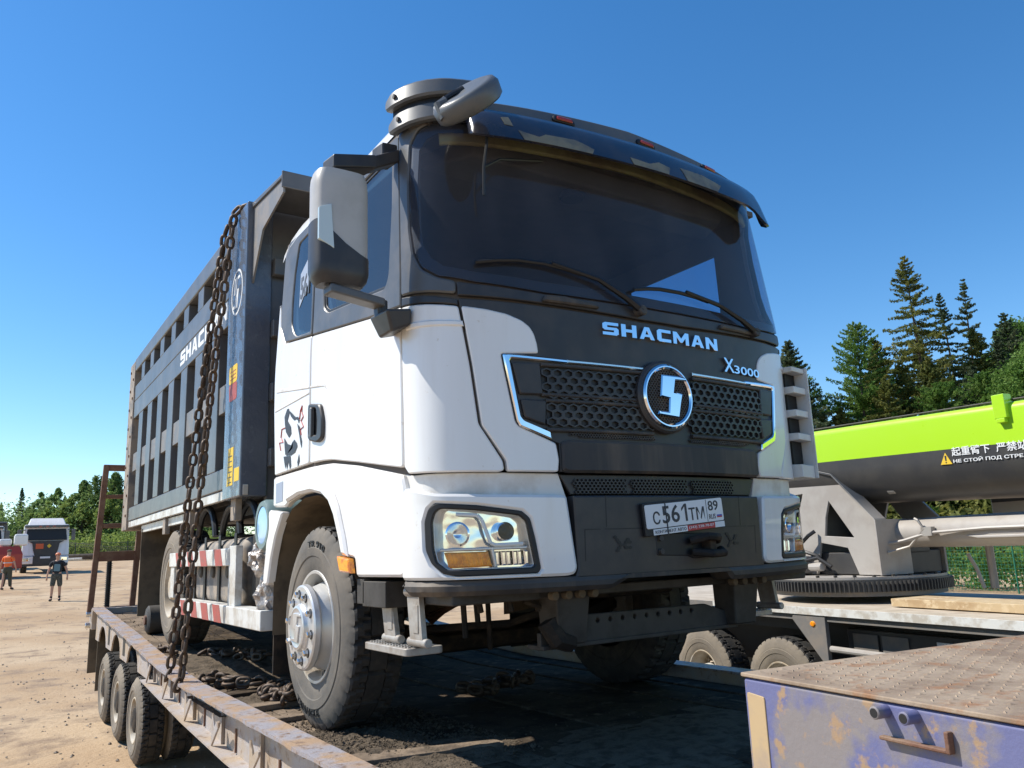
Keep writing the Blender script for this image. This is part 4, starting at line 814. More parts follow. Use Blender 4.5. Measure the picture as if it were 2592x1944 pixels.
def wheel(parent, loc, R=.55, W=.31, side=-1, kind='front', m='sidewall', hubm='hub', rimm='rim', rz=0):
    R_ = R
    # local frame: outer face at x=0 looking to -X; side=+1 turns it round
    wh = bpy.data.objects.new('wheel', None); COL.objects.link(wh); wh.empty_display_size = .1; wh.parent = parent
    wh.location = Vector(loc) - org(parent); wh.rotation_euler = (0, 0, (math.pi if side > 0 else 0) + rz)
    rr = R * (.555 if kind == 'front' else .53)
    t = link('tyre', tyre_mesh('tyre', R, W, m, rr), wh); t.rotation_euler = (random.random() * 6, 0, 0)
    ORG[wh.name] = Vector((0, 0, 0))
    if kind == 'dual' or kind == 'dual_near':
        t2 = link('tyre', t.data, wh, (W + .04, 0, 0))
    if kind == 'front':
        g = G(); g.lathe([(.004, rr + .004), (-.006, rr - .002), (-.004, rr - .016), (.015, rr - .020), (.09, rr - .028), (.105, rr - .034), (.095, rr - .045), (.05, .238), (.01, .222), (-.04, .205)], (0, 0, 0), 0, 60)
        rim = g.build('rim', rimm, wh)
        g = G()
        for k in range(10):
            a = 2 * math.pi * (k + .5) / 10; g.lathe([(-.008, 0), (-.006, .022), (.012, .026)], (.056, .250 * math.cos(a), .250 * math.sin(a)), 0, 12)
        g.build('hand_holes', 'rubberseal', wh, kind='stuff')
        g = G(); g.lathe([(-.038, .20), (-.040, .226), (-.05, .232), (-.075, .228), (-.082, .218), (-.082, .13), (-.086, .125), (-.104, .118), (-.108, .105), (-.104, .098), (-.104, 0)], (0, 0, 0), 0, 60); hb = g.build('hub_cover', hubm, wh)
        ln = G().lathe([(-.002, .024), (.0, .022)], (0, 0, 0), 0, 12); 
        for k in range(10):
            a = 2 * math.pi * (k + .25) / 10
            g = G(); g.lathe([(-.0825, .024), (-.0835, .026), (-.0835, .0)], (0, .178 * math.cos(a), .178 * math.sin(a)), 0, 14); g.build('nut_recess', 'rubberseal', wh)
            g = G(); g.lathe([(-.083, .018), (-.105, .017), (-.109, .012), (-.109, 0)], (0, .178 * math.cos(a), .178 * math.sin(a)), 0, 6); g.build('wheel_nut', 'chrome_dirty', wh)
        Sx = [(-.095, 1.728), (.020, 1.728), (.060, 1.725), (.072, 1.708), (-.008, 1.706), (-.022, 1.646), (.034, 1.640), (.018, 1.589), (.0, 1.519), (-.138, 1.530), (-.128, 1.548), (-.066, 1.546), (-.056, 1.612), (-.112, 1.620)]
        g = G(); g.prism([(-(a + .04) * .75, (b - 1.625) * .75) for a, b in Sx], 0, -.112, -.100); g.build('hub_emblem', hubm, wh, bevel=.003)
    elif kind in ('rear', 'dual', 'dual_near'):
        g = G(); g.lathe([(.004, rr + .004), (-.006, rr - .002), (-.004, rr - .014), (.015, rr - .02), (.12, rr - .04), (.17, rr - .07), (.165, .16), (.14, .145)], (0, 0, 0), 0, 48); g.build('rim', rimm, wh)
        g = G(); g.lathe([(.17, .13), (.03, .12), (.0, .11), (-.006, .09), (-.006, 0)], (0, 0, 0), 0, 36); hb = g.build('hub', hubm, wh)
        for k in range(10):
            a = 2 * math.pi * k / 10; g = G(); g.lathe([(.155, .016), (.12, .015), (.12, 0)], (0, .165 * math.cos(a), .165 * math.sin(a)), 0, 6); g.build('wheel_nut', rimm, wh)
    return wh
wheel(T, (.045, 1.56, .545), kind='front'); wheel(T, (2.445, 1.56, .545), side=1, kind='front', m='rubber')  # far front tyre all in dark rubber: its shade is in the colour
wheel(T, (.03, 5.66, .69), kind='rear', m='sidewall2', hubm='rim_tan', rimm='rim_tan'); wheel(T, (2.46, 5.66, .69), side=1, kind='rear', m='sidewall2', hubm='rim_tan', rimm='rim_tan')
# raised tyre lettering
for txt, a0, m_ in (('TR 910', math.radians(83), 'rubberseal'), ('TRIANGLE', math.radians(-97), 'rubberseal')):
    wd = .045 * len(txt); rl_ = .455
    def tf(a, b, off=0.0, a0=a0): th = a0 - (a / rl_) * (1 if a0 > 0 else -1); r = rl_ + (b if a0 > 0 else -b); return (.045 - .018 - off, 1.56 - r * math.cos(th), .545 + r * math.sin(th))
    text('tyre_lettering', txt, m_, T, tf, -wd / 2, wd / 2, -.018, .018, .001, .002, .01)
# --- chassis and under-cab parts ---
ch = G()
for x in (.80, 1.58): ch.box(x, x + .09, .35, 8.4, .86, 1.14)
for y in (2.9, 4.2, 5.3, 6.6, 8.2): ch.box(.8, 1.67, y, y + .1, .88, 1.1)
CH = ch.build('chassis', 'under', T, bevel=.005)
g = G(); g.box(.82, 1.66, .35, 2.3, .66, 1.5); g.box(.6, 1.9, 1.0, 2.2, .9, 1.28); g.build('engine', 'under', CH, bevel=.03)
g = G(); g.tube([(.30, 1.56, .54), (.55, 1.56, .46), (.8, 1.56, .38), (1.7, 1.56, .38), (1.95, 1.56, .46), (2.2, 1.56, .54)], .06, 8); g.build('front_axle', 'under', CH)
g = G(); g.cyl((1.25, 5.66, .69), .22, -.2, .2, 1, 20, .05); g.tube([(.3, 5.66, .69), (2.2, 5.66, .69)], .10, 10); g.build('rear_axle', 'under', CH)
for x in (.74, 1.66):
    g = G()
    for k in range(5): L = .75 - k * .12; g.tube([(x + .04, 1.56 - L, .62 + .05 - k * .022 + .05), (x + .04, 1.56, .52 - k * .022 + .08), (x + .04, 1.56 + L, .67 - k * .022 + .05)], .02, 4)
    g.build('leaf_spring', 'rust', CH)
g = G(); g.tube([(.45, 1.95, .42), (.9, 1.95, .40), (2.1, 1.95, .40)], .028, 8); g.tube([(.45, 1.28, .50), (.95, .95, .52), (1.1, .75, .60)], .022, 8); g.build('steering_rod', 'under', CH)
# front underrun beam with holes and its bracket
UB = patch('underrun_beam', [(.64, .475), (.70, .545), (.80, .560), (.86, .61), (1.66, .605), (1.80, .56), (1.84, .49), (1.6, .475)], 'steel', T, yplane(.14), 0, .03, holes=[[(.93 + k * .078 + .012 * math.cos(t), .578 + .012 * math.sin(t)) for t in np.linspace(0, 5.2, 6)] for k in range(9)], edge=.004, step=.2)
g = G(); g.box(.60, 1.88, .13, .26, .47, .49); g.box(.60, 1.88, .15, .18, .48, .545); g.build('beam_flange', 'steel', UB, bevel=.004)
for x0 in (.62, 1.78):
    g = G(); g.hexa([(x0 + .03, .08, .49), (x0 + .19, .08, .49), (x0 + .19, .22, .49), (x0 + .03, .22, .49), (x0, .04, .74), (x0 + .2, .04, .74), (x0 + .2, .2, .74), (x0, .2, .74)]); bk = g.build('beam_bracket', 'steel', T, bevel=.01)
    for k in range(4): G().cyl((x0 - .03 + k * .075, .03, .715), .020, -.03, .01, 1, 10, .003).build('bolt', 'under_tan', bk)
g = G(); g.box(.12, 2.37, .10, .16, .70, .745); g.box(.10, .55, .06, .4, .70, .78); g.box(1.95, 2.4, .06, .4, .70, .78); g.build('bumper_beam', 'steel', T, bevel=.008)
g = G(); g.box(.55, 1.95, .25, .5, .72, 1.2); g.build('radiator', 'rubberseal', T)
g = G()
for x, y, l in ((.40, .5, .18), (.50, .55, .12), (.78, .9, .30), (.34, .25, .05), (.47, .2, .05), (.62, .2, .06)): g.tube([(x, y, .70), (x + .01, y, .70 - l)], .014, 6)
g.tube([(.55, .2, .69), (.75, .16, .62), (.88, .2, .66)], .014, 6); g.tube([(.62, .12, .60), (.66, .1, .52), (.74, .12, .50)], .05, 8); g.build('hoses_and_links', 'under', T, kind='stuff')
# --- tank side with red and white guard ---
g = G(); g.box(.10, .72, 3.25, 5.0, .56, 1.10); TK = g.build('fuel_tank', 'dump_tan', T, bevel=.09, bseg=4)
for y in (3.45, 3.95, 4.45, 4.85):
    g = G(); g.box(.085, .095, y, y + .07, .54, 1.13); g.box(.09, .74, y, y + .07, 1.105, 1.12); g.build('tank_strap', 'rubberseal', TK, bevel=.003)
for y in (3.7, 4.2, 4.65):
    g = G(); g.cyl((.10, y, .84), .055, -.02, .02, 0, 16, .01); g.build('air_bottle_cap', 'steel', TK)
g = G(); g.box(.12, .7, 2.72, 3.15, .62, 1.12); g.box(.1, .5, 2.45, 2.7, .62, .9); g.build('battery_box', 'steel', T, bevel=.03)
GD = box('side_guard', 'strip', T, 0, .05, 3.12, 3.32, .60, 1.03)
box('guard_rail', 'strip', GD, -.012, .045, 3.30, 5.55, .885, 1.015, .008); box('guard_rail', 'strip', GD, -.02, .10, 2.40, 5.15, .47, .60, .008)
box('guard_post', 'strip', GD, -.0, .05, 5.35, 5.52, .60, .90)
for z0, z1, x_, ys in ((.887, 1.013, -.0145, (3.45, 3.95, 4.45, 4.95)), (.472, .598, -.0225, (3.40, 3.80, 4.20, 4.60))):
    for y in ys: g = G(); g.hexa([(x_, y, z0), (x_ + .003, y, z0), (x_ + .003, y + .22, z0), (x_, y + .22, z0), (x_, y + .08, z1), (x_ + .003, y + .08, z1), (x_ + .003, y + .30, z1), (x_, y + .30, z1)]); g.build('red_band', 'redpaint', GD)
g = G(); g.lathe([(-.02, .12), (-.035, .125), (-.035, .155), (-.01, .168), (.22, .168), (.24, .14)], (.02, 2.44, 1.145), 0, 32); af = g.build('air_filter', 'teal', T)
G().lathe([(-.03, .122), (-.032, .11), (-.018, 0)], (.02, 2.44, 1.145), 0, 32).build('filter_cap', 'bluelens', af)
def blob(name, m, parent, c, r, seed, sc=(1, 1, 1)):
    me = bpy.data.meshes.new(name); bm = bmesh.new(); bmesh.ops.create_icosphere(bm, subdivisions=4, radius=1)
    from mathutils import noise
    for v in bm.verts:
        n = noise.noise(v.co * 3.2 + Vector((seed, 0, 0))) * .22 + abs(noise.noise(v.co * 7 + Vector((0, seed, 0)))) * .20
        v.co = Vector([v.co[i] * (1 - .1 + n) * r * sc[i] for i in range(3)]) + Vector(c) - org(parent)
    bm.to_mesh(me); bm.free(); me.materials.append(M[m]); me.shade_flat(); return link(name, me, parent)
blob('wrapped_exhaust_part', 'plastic_wrap', T, (.12, 2.62, .93), .2, 2, (.8, .95, .75)); blob('wrapped_exhaust_part', 'plastic_wrap', T, (.14, 2.52, .66), .2, 5, (.8, .75, 1.1))
g = G()
for y, r in ((3.25, .30), (3.75, .30), (4.6, .34)):
    g.tube([(.12, y + r * math.cos(t), 1.05 + r * 1.0 * math.sin(t)) for t in np.linspace(.2, 2.9, 12)], .028, 8)
g.tube([(.1, 2.5, 1.2), (.3, 2.75, 1.28), (.5, 3.1, 1.25)], .03, 8); g.build('air_hoses', 'rubberseal', T)
g = G(); g.box(.05, .55, 7.70, 7.72, .32, 1.34); g.build('rear_mud_flap', 'under_tan', T, bevel=.003); g = G(); g.box(1.9, 2.4, 7.70, 7.72, .32, 1.34); g.build('rear_mud_flap', 'under_tan', T)
# --- dump body ---
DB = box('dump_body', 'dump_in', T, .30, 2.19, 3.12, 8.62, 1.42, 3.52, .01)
def both_x(name, m, x0, x1, y0, y1, z0, z1, parent=DB, **k):
    a = box(name, m, parent, x0, x1, y0, y1, z0, z1, **k); b = box(name, m, parent, 2.49 - x1, 2.49 - x0, y0, y1, z0, z1, **k); return a
both_x('sill_rail', 'dump', .0, .30, 3.55, 8.5, 1.472, 1.642, bevel=.01)
both_x('white_strip', 'strip', .012, .05, 3.03, 8.52, 1.392, 1.468)
both_x('name_band', 'dump', .0, .30, 3.55, 8.55, 3.058, 3.262, bevel=.008); both_x('name_band', 'dump', .0, .30, 3.55, 8.55, 2.82, 3.052, bevel=.008)
both_x('top_rail', 'dump', -.01, .32, 3.55, 8.6, 3.468, 3.65, bevel=.02)
for k in range(7):
    yc = 4.02 + .655 * k
    both_x('slat', 'dump', .002, .30, yc - .145, yc + .145, 1.643, 2.819, bevel=.008)
    both_x('upper_slat', 'dump', .002, .30, yc - .115 + .02, yc + .115 + .02, 3.263, 3.467, bevel=.008)
both_x('middle_rail', 'dump_mid', .016, .28, 3.56, 8.5, 2.11, 2.345, bevel=.006)
both_x('front_post', 'dump_gloss', -.012, .19, 3.04, 3.548, 1.38, 3.70, bevel=.012)
both_x('rear_post', 'dump_tan', -.015, .3, 8.56, 8.95, 1.36, 3.62, bevel=.012)
g = G()
for k in range(16): g.cyl((-.015, 8.62 + .22 * (k % 2), 1.55 + k * .13), .018, -.012, .004, 0, 8)
g.build('rivets', 'rust', DB, kind='stuff')
box('tailgate', 'dump', DB, .3, 2.19, 8.86, 8.93, 1.4, 3.5)
box('headboard', 'dump', DB, .19, 2.30, 3.06, 3.12, 1.36, 3.68)
for z in (1.6, 2.1, 2.6, 3.1): box('headboard_rib', 'dump', DB, .19, 2.30, 2.98, 3.058, z, z + .14, .01)
g = G(); g.hexa([(.02, 2.29, 3.575), (2.47, 2.29, 3.575), (2.47, 3.04, 3.645), (.02, 3.04, 3.645), (.02, 2.29, 3.60), (2.47, 2.29, 3.60), (2.47, 3.04, 3.685), (.02, 3.04, 3.685)]); g.build('cab_guard', 'dump', DB, bevel=.005)
g = G(); g.box(.02, 2.47, 2.27, 2.288, 3.50, 3.625); g.build('cab_guard_lip', 'dump', DB, bevel=.005)
for x in (.035, .82, 1.66, 2.44):
    G().prism([(2.29, 3.57), (2.29, 3.47), (2.79, 3.37), (3.035, 3.02), (3.035, 3.64)], 0, x, x + .015).build('guard_gusset', 'dump_mid' if x < .1 else 'dump', DB)  # outermost gusset takes the sunlit copy of the body paint
both_x('sub_frame', 'steel', .35, .5, 3.2, 8.5, 1.30, 1.39)
for y in (3.30, 4.9, 6.1): both_x('hinge_lug', 'dump_tan', .03, .08, y, y + .14, 1.22, 1.385)
both_x('rear_fender_rail', 'strip', .06, .10, 5.1, 7.8, 1.30, 1.385)
XP = xplane(-.0)
wordmark('SHACMAN', 'decal_white', DB, XP, -5.53, -3.62, 2.885, 3.035, .0015, .0012)
def lf(a, b, off=0.0): return (-.0125 - off, 3.29 - a, 3.015 + b)
el = lambda rx, rz: [(rx * math.cos(t), rz * math.sin(t)) for t in np.linspace(0, 2 * math.pi, 33)[:-1]]
patch('body_emblem', el(.165, .19), 'decal_white', DB, lf, .001, .0008, holes=[el(.148, .172)], edge=.0002, step=.05)
patch('body_emblem', [((a + .02) * .95, (b - 1.625) * 1.25) for a, b in [(-.095, 1.728), (.020, 1.728), (.060, 1.725), (.072, 1.708), (-.008, 1.706), (-.022, 1.646), (.034, 1.640), (.018, 1.589), (.0, 1.519), (-.138, 1.530), (-.128, 1.548), (-.066, 1.546), (-.056, 1.612), (-.112, 1.620)]], 'decal_white', DB, lf, .001, .0008, edge=.0002, step=.05)
XQ = xplane(-.0125)
patch('warning_sticker', fillet([(-3.44, 2.28), (-3.20, 2.28), (-3.20, 2.42), (-3.44, 2.42)], .03), 'decal_yellow', DB, XQ, .001, .0008, edge=.0002, step=.2)
patch('warning_sticker', fillet([(-3.42, 2.14), (-3.20, 2.14), (-3.20, 2.277), (-3.44, 2.277)], .03), 'redpaint', DB, XQ, .001, .0008, edge=.0002, step=.2)
for k in range(3): patch('sticker_print', [(-3.40, 2.31 + k * .03), (-3.24, 2.31 + k * .03), (-3.24, 2.318 + k * .03), (-3.40, 2.318 + k * .03)], 'redpaint', DB, XQ, .0022, .0008, edge=.0002, step=.2)
patch('load_sticker', [(-3.41, 1.48), (-3.24, 1.48), (-3.24, 1.77), (-3.39, 1.77)], 'decal_yellow', DB, XQ, .001, .0008, edge=.0002, step=.2)
patch('load_sticker', [(-3.20, 1.50), (-3.06, 1.50), (-3.06, 1.60), (-3.20, 1.60)], 'decal_yellow', DB, XQ, .001, .0008, edge=.0002, step=.2)
for k in range(6): patch('sticker_print', [(-3.38, 1.50 + k * .04), (-3.27, 1.50 + k * .04), (-3.27, 1.508 + k * .04), (-3.38, 1.508 + k * .04)], 'cranedark', DB, XQ, .0022, .0008, edge=.0002, step=.2)
# snorkel grille strip behind the cab
for k in range(26):
    z = 1.55 + k * .044; g = G(); g.prism([(0, z), (.0, z + .036), (.04, z + .018)] if k % 2 else [(.04, z), (.04, z + .036), (0, z + .018)], 0, .10, .13)
    g.v = [(p[0] + .03, 2.33 + p[1], p[2]) for p in g.v]; g.build('intake_grille_bar', 'white', T)
g = G(); g.box(.12, .45, 2.28, 2.40, 1.5, 2.72); g.build('air_intake_duct', 'rubberseal', T, bevel=.02)
# ================= trailer =================
TR = root('lowboy_trailer', 'long low trailer with worn steel side rails carrying the dump truck', 'trailer', (1.2, 6, -.93))
XL, XR = -.30, 2.79
ysamp = [-1.5, -.5, .5, 1.3, 2.1, 2.7, 3.3, 3.7, 4.0, 4.6, 5.2, 5.7, 6.1, 6.8, 7.5, 8.2, 9.0]
def strip_along(x0, x1, zt, zb, ys, name, m, jag=0.0, **k):
    g = G(); v = []; yy = []
    for a, b in zip(ys, ys[1:]):
        n = max(1, int((b - a) / .09)) if jag else 1; yy += [a + (b - a) * i / n for i in range(n)]
    yy.append(ys[-1])
    for y in yy:
        j = (random.random() - .5) * jag; j2 = (random.random() - .5) * jag * .4
        v += [(x0 + j, y, zb(y)), (x1, y, zb(y)), (x1, y, zt(y) + j2 * .3), (x0 + j, y, zt(y) + j2)]
    n = len(yy); f = []
    for i in range(n - 1):
        for q in range(4): f.append((i * 4 + q, i * 4 + (q + 1) % 4, (i + 1) * 4 + (q + 1) % 4, (i + 1) * 4 + q))
    f += [(0, 1, 2, 3), tuple((n - 1) * 4 + i for i in (3, 2, 1, 0))]
    g.add(v, f); return g.build(name, m, TR, **k)
botz = lambda y: float(np.interp(y, [-3, 1.94, 3.33, 4.75, 5.1, 9], [-.235, -.21, -.165, -.09, -.075, .0]))
for sx in (-1, 1):
    X = (lambda x: x) if sx < 0 else (lambda x: 2.49 - x)
    a, b = sorted((X(-.30), X(-.16)))
    if sx < 0: strip_along(-.30, -.15, lambda y: rail_z(y), lambda y: rail_z(y) - .018, ysamp, 'top_flange', 'flange', jag=.012, smooth=20)
    else: strip_along(X(-.30), X(-.15), lambda y: rail_z(y), lambda y: rail_z(y) - .018, ysamp, 'top_flange', 'flange')
    strip_along(X(-.205), X(-.19), lambda y: rail_z(y) - .018, lambda y: botz(y) + .012, [y for y in ysamp if y < 4.9] + [5.0], 'side_web', 'rail')
    strip_along(X(-.30), X(-.10), lambda y: botz(y) + .012, lambda y: botz(y), [y for y in ysamp if y < 4.9] + [5.02], 'bottom_flange', 'rail', smooth=20)
    # arched skirt over the wheels
    cy = [5.95, 7.12, 8.30]; ys = np.linspace(4.98, 8.98, 90); v = []
    for y in ys:
        bz = botz(y) + .0
        for c in cy:
            if abs(y - c) < .34: bz = max(bz, botz(y) + .21 * math.sqrt(max(0, 1 - ((y - c) / .34) ** 2)))
        v += [(X(-.235), y, bz), (X(-.235), y, rail_z(y) - .018), (X(-.22), y, rail_z(y) - .018), (X(-.22), y, bz)]
    g = G(); g.add(v, [(i * 4 + q, i * 4 + (q + 1) % 4, i * 4 + 4 + (q + 1) % 4, i * 4 + 4 + q) for i in range(89) for q in range(4)]); g.build('wheel_skirt', 'rail', TR)
    for y in (6.52, 7.70):
        g = G(); g.box(X(-.238), X(-.236), y - .07, y + .07, botz(y) + .05, rail_z(y) - .03); g.build('skirt_opening', 'rubberseal', TR)
    # rib plates with stake hooks
    ys = [-1.0, -.2, .74, 1.62, 2.46, 3.26, 4.09, 4.84] if sx < 0 else [-.2, .74, 1.62, 2.46, 3.26, 4.09]
    for i, y in enumerate(ys):
        t, b = rail_z(y) - .018, botz(y) + .012; h = t - b
        g = G(); g.prism([(X(-.205), b), (X(-.225), b), (X(-.225), t - .02), (X(-.295), t - .012), (X(-.295), t), (X(-.205), t)], 1, y - .006, y + .006)
        g.prism([(X(-.205), b + .01), (X(-.292), b + .12), (X(-.296), b + .16), (X(-.275), b + .175), (X(-.25), b + .14), (X(-.22), b + .10)], 1, y - .02, y - .008) if False else None
        r = g.build('rib_plate', 'rail', TR, bevel=.002)
        g = G(); g.prism([(y - .005, b + .0), (y - .17, b + .135), (y - .175, b + .158), (y - .155, b + .165), (y - .105, b + .145), (y - .07, b + .12), (y - .05, b + .15), (y - .005, b + .19)], 0, X(-.285), X(-.273)); g.build('stake_hook', 'rail', TR, bevel=.002)
        g = G(); g.box(X(-.206), X(-.216), y - .30, y - .285, b, b + .22 * .6); g.build('drip_bracket', 'rust', TR)
# deck planks lengthwise, sunk between the rails
pk = 14; wdt = (2.64 - (-.15)) / pk
for i in range(pk):
    x0 = -.15 + i * wdt; dz = (random.random() - .5) * .012
    ys = [-1.45, .5, 2.2, 3.3, 4.2, 5.2, 6.1, 7.5, 9.0]; v = []
    for y in ys:
        z = deck_z(y) - .004 + dz; v += [(x0 + .004, y, z - .04), (x0 + wdt - .004, y, z - .04), (x0 + wdt - .004, y, z), (x0 + .004, y, z)]
    n = len(ys); f = [(k * 4 + q, k * 4 + (q + 1) % 4, k * 4 + 4 + (q + 1) % 4, k * 4 + 4 + q) for k in range(n - 1) for q in range(4)] + [(0, 1, 2, 3), tuple((n - 1) * 4 + q for q in (3, 2, 1, 0))]
    g = G(); g.add(v, f); g.build('deck_plank', 'deck_tan' if i < 2 else 'deck', TR, bevel=.004)  # edge planks in sunlit tan, the others carry the truck's shade in their colour
# cross pieces on the deck beside the wheel
def slab(name, m, c, l, w, h, rz, parent=TR, bev=.006):
    g = G(); g.box(-l / 2, l / 2, -w / 2, w / 2, 0, h); q = Matrix.Rotation(rz, 3, 'Z'); g.v = [tuple(Vector(c) + q @ Vector(p)) for p in g.v]; return g.build(name, m, parent, bevel=bev)
slab('cross_plank', 'deck_tan', (.12, 2.42, deck_z(2.4)), .55, .13, .035, .04)
slab('cross_plank', 'deck_tan', (.05, 1.93, deck_z(1.9)), .44, .07, .028, -.02)
slab('cross_plank', 'deck', (.3, 3.1, deck_z(3.1)), .7, .16, .03, .1)
g = G(); g.prism(fillet([(-.16, .80), (-.12, .66), (.62, .50), (.62, .60), (-.10, .83)], .03, 4), 2, deck_z(.7) + .002, deck_z(.7) + .022); g.build('loose_steel_strip', 'deck_tan', TR, bevel=.003)
def dirt(n, x0, x1, y0, y1, seed, smin=.003, smax=.018):
    def fn(R):
        x = x0 + (x1 - x0) * R.random(); y = y0 + (y1 - y0) * R.random(); return x, y, deck_z(y) + .002 + (.03 * max(0, 1 - ((x - .12) / .32) ** 2 - ((y - 1.05) / .55) ** 2))
    o = stones('deck_gravel', n, fn, smin, smax, 'grit', TR, seed); return o
dirt(5000, -.14, .75, .35, 1.9, 3, .002, .012); dirt(1000, -.13, .5, 1.9, 4.5, 5, .003, .010); dirt(600, -.12, 2.0, 4.5, 8.8, 6, .004, .014); dirt(700, .5, 2.3, -1.0, .8, 8, .002, .008)
# heaps of dirt
def heap(c, r, h, seed):
    from mathutils import noise
    n = 26; v = []; f = []
    for j in range(n):
        for i in range(n):
            a, b = (i / (n - 1) * 2 - 1), (j / (n - 1) * 2 - 1); d = math.hypot(a, b); k = max(0, 1 - d * d); x, y = c[0] + a * r[0], c[1] + b * r[1]
            v.append((x, y, deck_z(y) - .008 + k * h * (.7 + .6 * noise.noise(Vector((x * 9, y * 9, seed)))) + k * .012 * noise.noise(Vector((x * 40, y * 40, seed)))))
    for j in range(n - 1):
        for i in range(n - 1): f.append((j * n + i, j * n + i + 1, (j + 1) * n + i + 1, (j + 1) * n + i))
    g = G(); g.add(v, f); return g.build('dirt_heap', 'grit', TR, kind='stuff', fixn=False)
heap((.12, 1.05), (.32, .55), .05, 1); heap((.35, .62), (.5, .3), .03, 2); heap((.1, 2.9), (.35, .5), .03, 3); heap((.4, 4.6), (.5, .8), .05, 4); heap((1.4, .1), (.9, .5), .03, 6)
# trailer cross members and main beams underneath
g = G()
for x in (.75, 1.6): g.box(x, x + .12, -1.4, 9.0, -.45, -.09)
for y in np.arange(-1.2, 4.8, .84): g.box(-.18, 2.67, y, y + .08, -.16, -.085)
g.build('chassis_beams', 'under', TR)
for yc in cy:
    for sx in (-1, 1):
        zc = ground_z(0, yc) + .40
        wheel(TR, (-.19 if sx < 0 else 2.68, yc, zc), R=.40, W=.225, side=sx, kind='dual', m='sidewall2', hubm='under', rimm='rim_tan')
    g = G(); g.tube([(-.1, yc, zc), (2.6, yc, zc)], .07, 8); g.build('axle', 'under', TR)
g = G(); g.box(-.22, .35, 8.86, 8.88, -.62, .2); g.build('mud_flap', 'under_tan', TR); g = G(); g.box(-.27, .25, 9.35, 9.37, -.45, .12); g.build('mud_flap', 'under_tan', TR)
g = G(); g.box(-.29, 2.78, 9.0, 9.25, .12, .38); g.build('tail_beam', 'rail', TR, bevel=.01)
for y, z in ((9.12, .31), (9.12, .17)): G().cyl((-.30, y, z), .035, -.05, .02, 0, 12, .005).build('hinge_pin', 'chrome_dirty', TR)
# loading ramps folded up at the tail
def ramp(x0, x1):
    r = G(); zt = 2.28
    def P(x, z): return (x + .10 * (z - .3) / 2 * (1 if x < x1 - .01 else .3), 9.12 + .10 * (z - .3) / 2, z)
    def st(x, zb=.32, zt=2.28, w=.07, d=.07, nm='ramp_stile'):
        a, b = Vector(P(x, zb)), Vector(P(x, zt)); g = G(); g.hexa([(a.x, a.y, zb), (a.x + w, a.y, zb), (a.x + w, a.y + d, zb), (a.x, a.y + d, zb), (b.x, b.y, zt), (b.x + w, b.y, zt), (b.x + w, b.y + d, zt), (b.x, b.y + d, zt)]); return g
    rp = st(x0).build('loading_ramp', 'rust', TR, bevel=.006)
    st(x1).build('ramp_stile', 'rust', rp, bevel=.006); st((x0 + x1) / 2 + .02, .32, 1.45).build('ramp_stile', 'rust', rp, bevel=.006)
    for z, h in ((.34, .05), (.98, .13), (1.42, .06), (1.82, .05), (2.20, .08)):
        a = P(x0, z); g = G(); g.box(a[0] + .03, x1 + .06, a[1] + .01, a[1] + .10, z, z + h); g.build('ramp_rung', 'rust', rp, bevel=.006)
    g = G()
    for i in range(22): g.lathe([(-.006, .030), (0, .046), (.006, .030)], (x0 + .24, 9.20, .38 + i * .027), 2, 10)
    g.cyl((x0 + .24, 9.20, .0), .03, .35, .98, 2, 8); g.build('ramp_spring', 'rubberseal', rp)
ramp(-.34, .62); ramp(1.85, 2.75)
# gooseneck block (turned a little against the bed)
th = math.radians(-7.0)
def gk(x, y, z): return (.045 + x * math.cos(th) - y * math.sin(th), -1.515 + x * math.sin(th) + y * math.cos(th), z)
def gbox(x0, x1, y0, y1, z0, z1): 
    g = G(); g.box(x0, x1, y0, y1, z0, z1); g.v = [gk(*p) for p in g.v]; return g
GN = gbox(0, 2.3, -3.4, 0, -.35, .592).build('gooseneck', 'blue', TR, bevel=.008)
gbox(-.004, 2.305, -3.4, .004, .594, .604).build('checker_plate', 'checker', GN, bevel=.003)
g = G()
for i in range(64):
    for j in range(90):
        x = .03 + i * .036; y = -.03 - j * .036 - (i % 2) * .018
        if y < -2.6: continue
        a = math.radians(45 if (i + j) % 2 else -45); c, s = math.cos(a) , math.sin(a); L, W_ = .013, .0035
        P = [(x + L * c, y + L * s), (x - W_ * s, y + W_ * c), (x - L * c, y - L * s), (x + W_ * s, y - W_ * c)]
        v = [gk(p[0], p[1], .604) for p in P] + [gk(x, y, .6075)]; n0 = len(g.v); g.v += v; g.f += [(n0, n0 + 1, n0 + 4), (n0 + 1, n0 + 2, n0 + 4), (n0 + 2, n0 + 3, n0 + 4), (n0 + 3, n0, n0 + 4)]
g.build('checker_studs', 'checker', GN, kind='stuff', smooth=0)
def gx(a, b, off=0.0): return gk(-off, a, b)   # left face, a = along -y .. (a negative towards the camera)
def gxm(a, b, off=0.0): return gk(-off, -a, b)
patch('ochre_panel', fillet([(.012, -.1), (.068, -.1), (.070, .555), (.012, .56)], .006, 2), 'ochre', GN, gxm, .003, .004, edge=.001, step=.3)
for a in (.413, .480):
    g = G(); g.cyl((0, 0, 0), .0125, -.036, .012, 0, 18, .002); g.v = [gk(p[0], -a + p[1], .576 + p[2]) for p in g.v]; o = g.build('lug_tube', 'blue', GN); 
    g = G(); g.cyl((0, 0, 0), .009, -.0366, -.035, 0, 18); g.v = [gk(p[0], -a + p[1], .576 + p[2]) for p in g.v]; g.build('tube_bore', 'rubberseal', GN)
g = G(); g.box(-.016, 0, -.548, -.40, .522, .530); g.box(-.016, 0, -.556, -.546, .522, .562); g.v = [gk(*p) for p in g.v]; g.build('welded_bracket', 'rust', GN, bevel=.003)
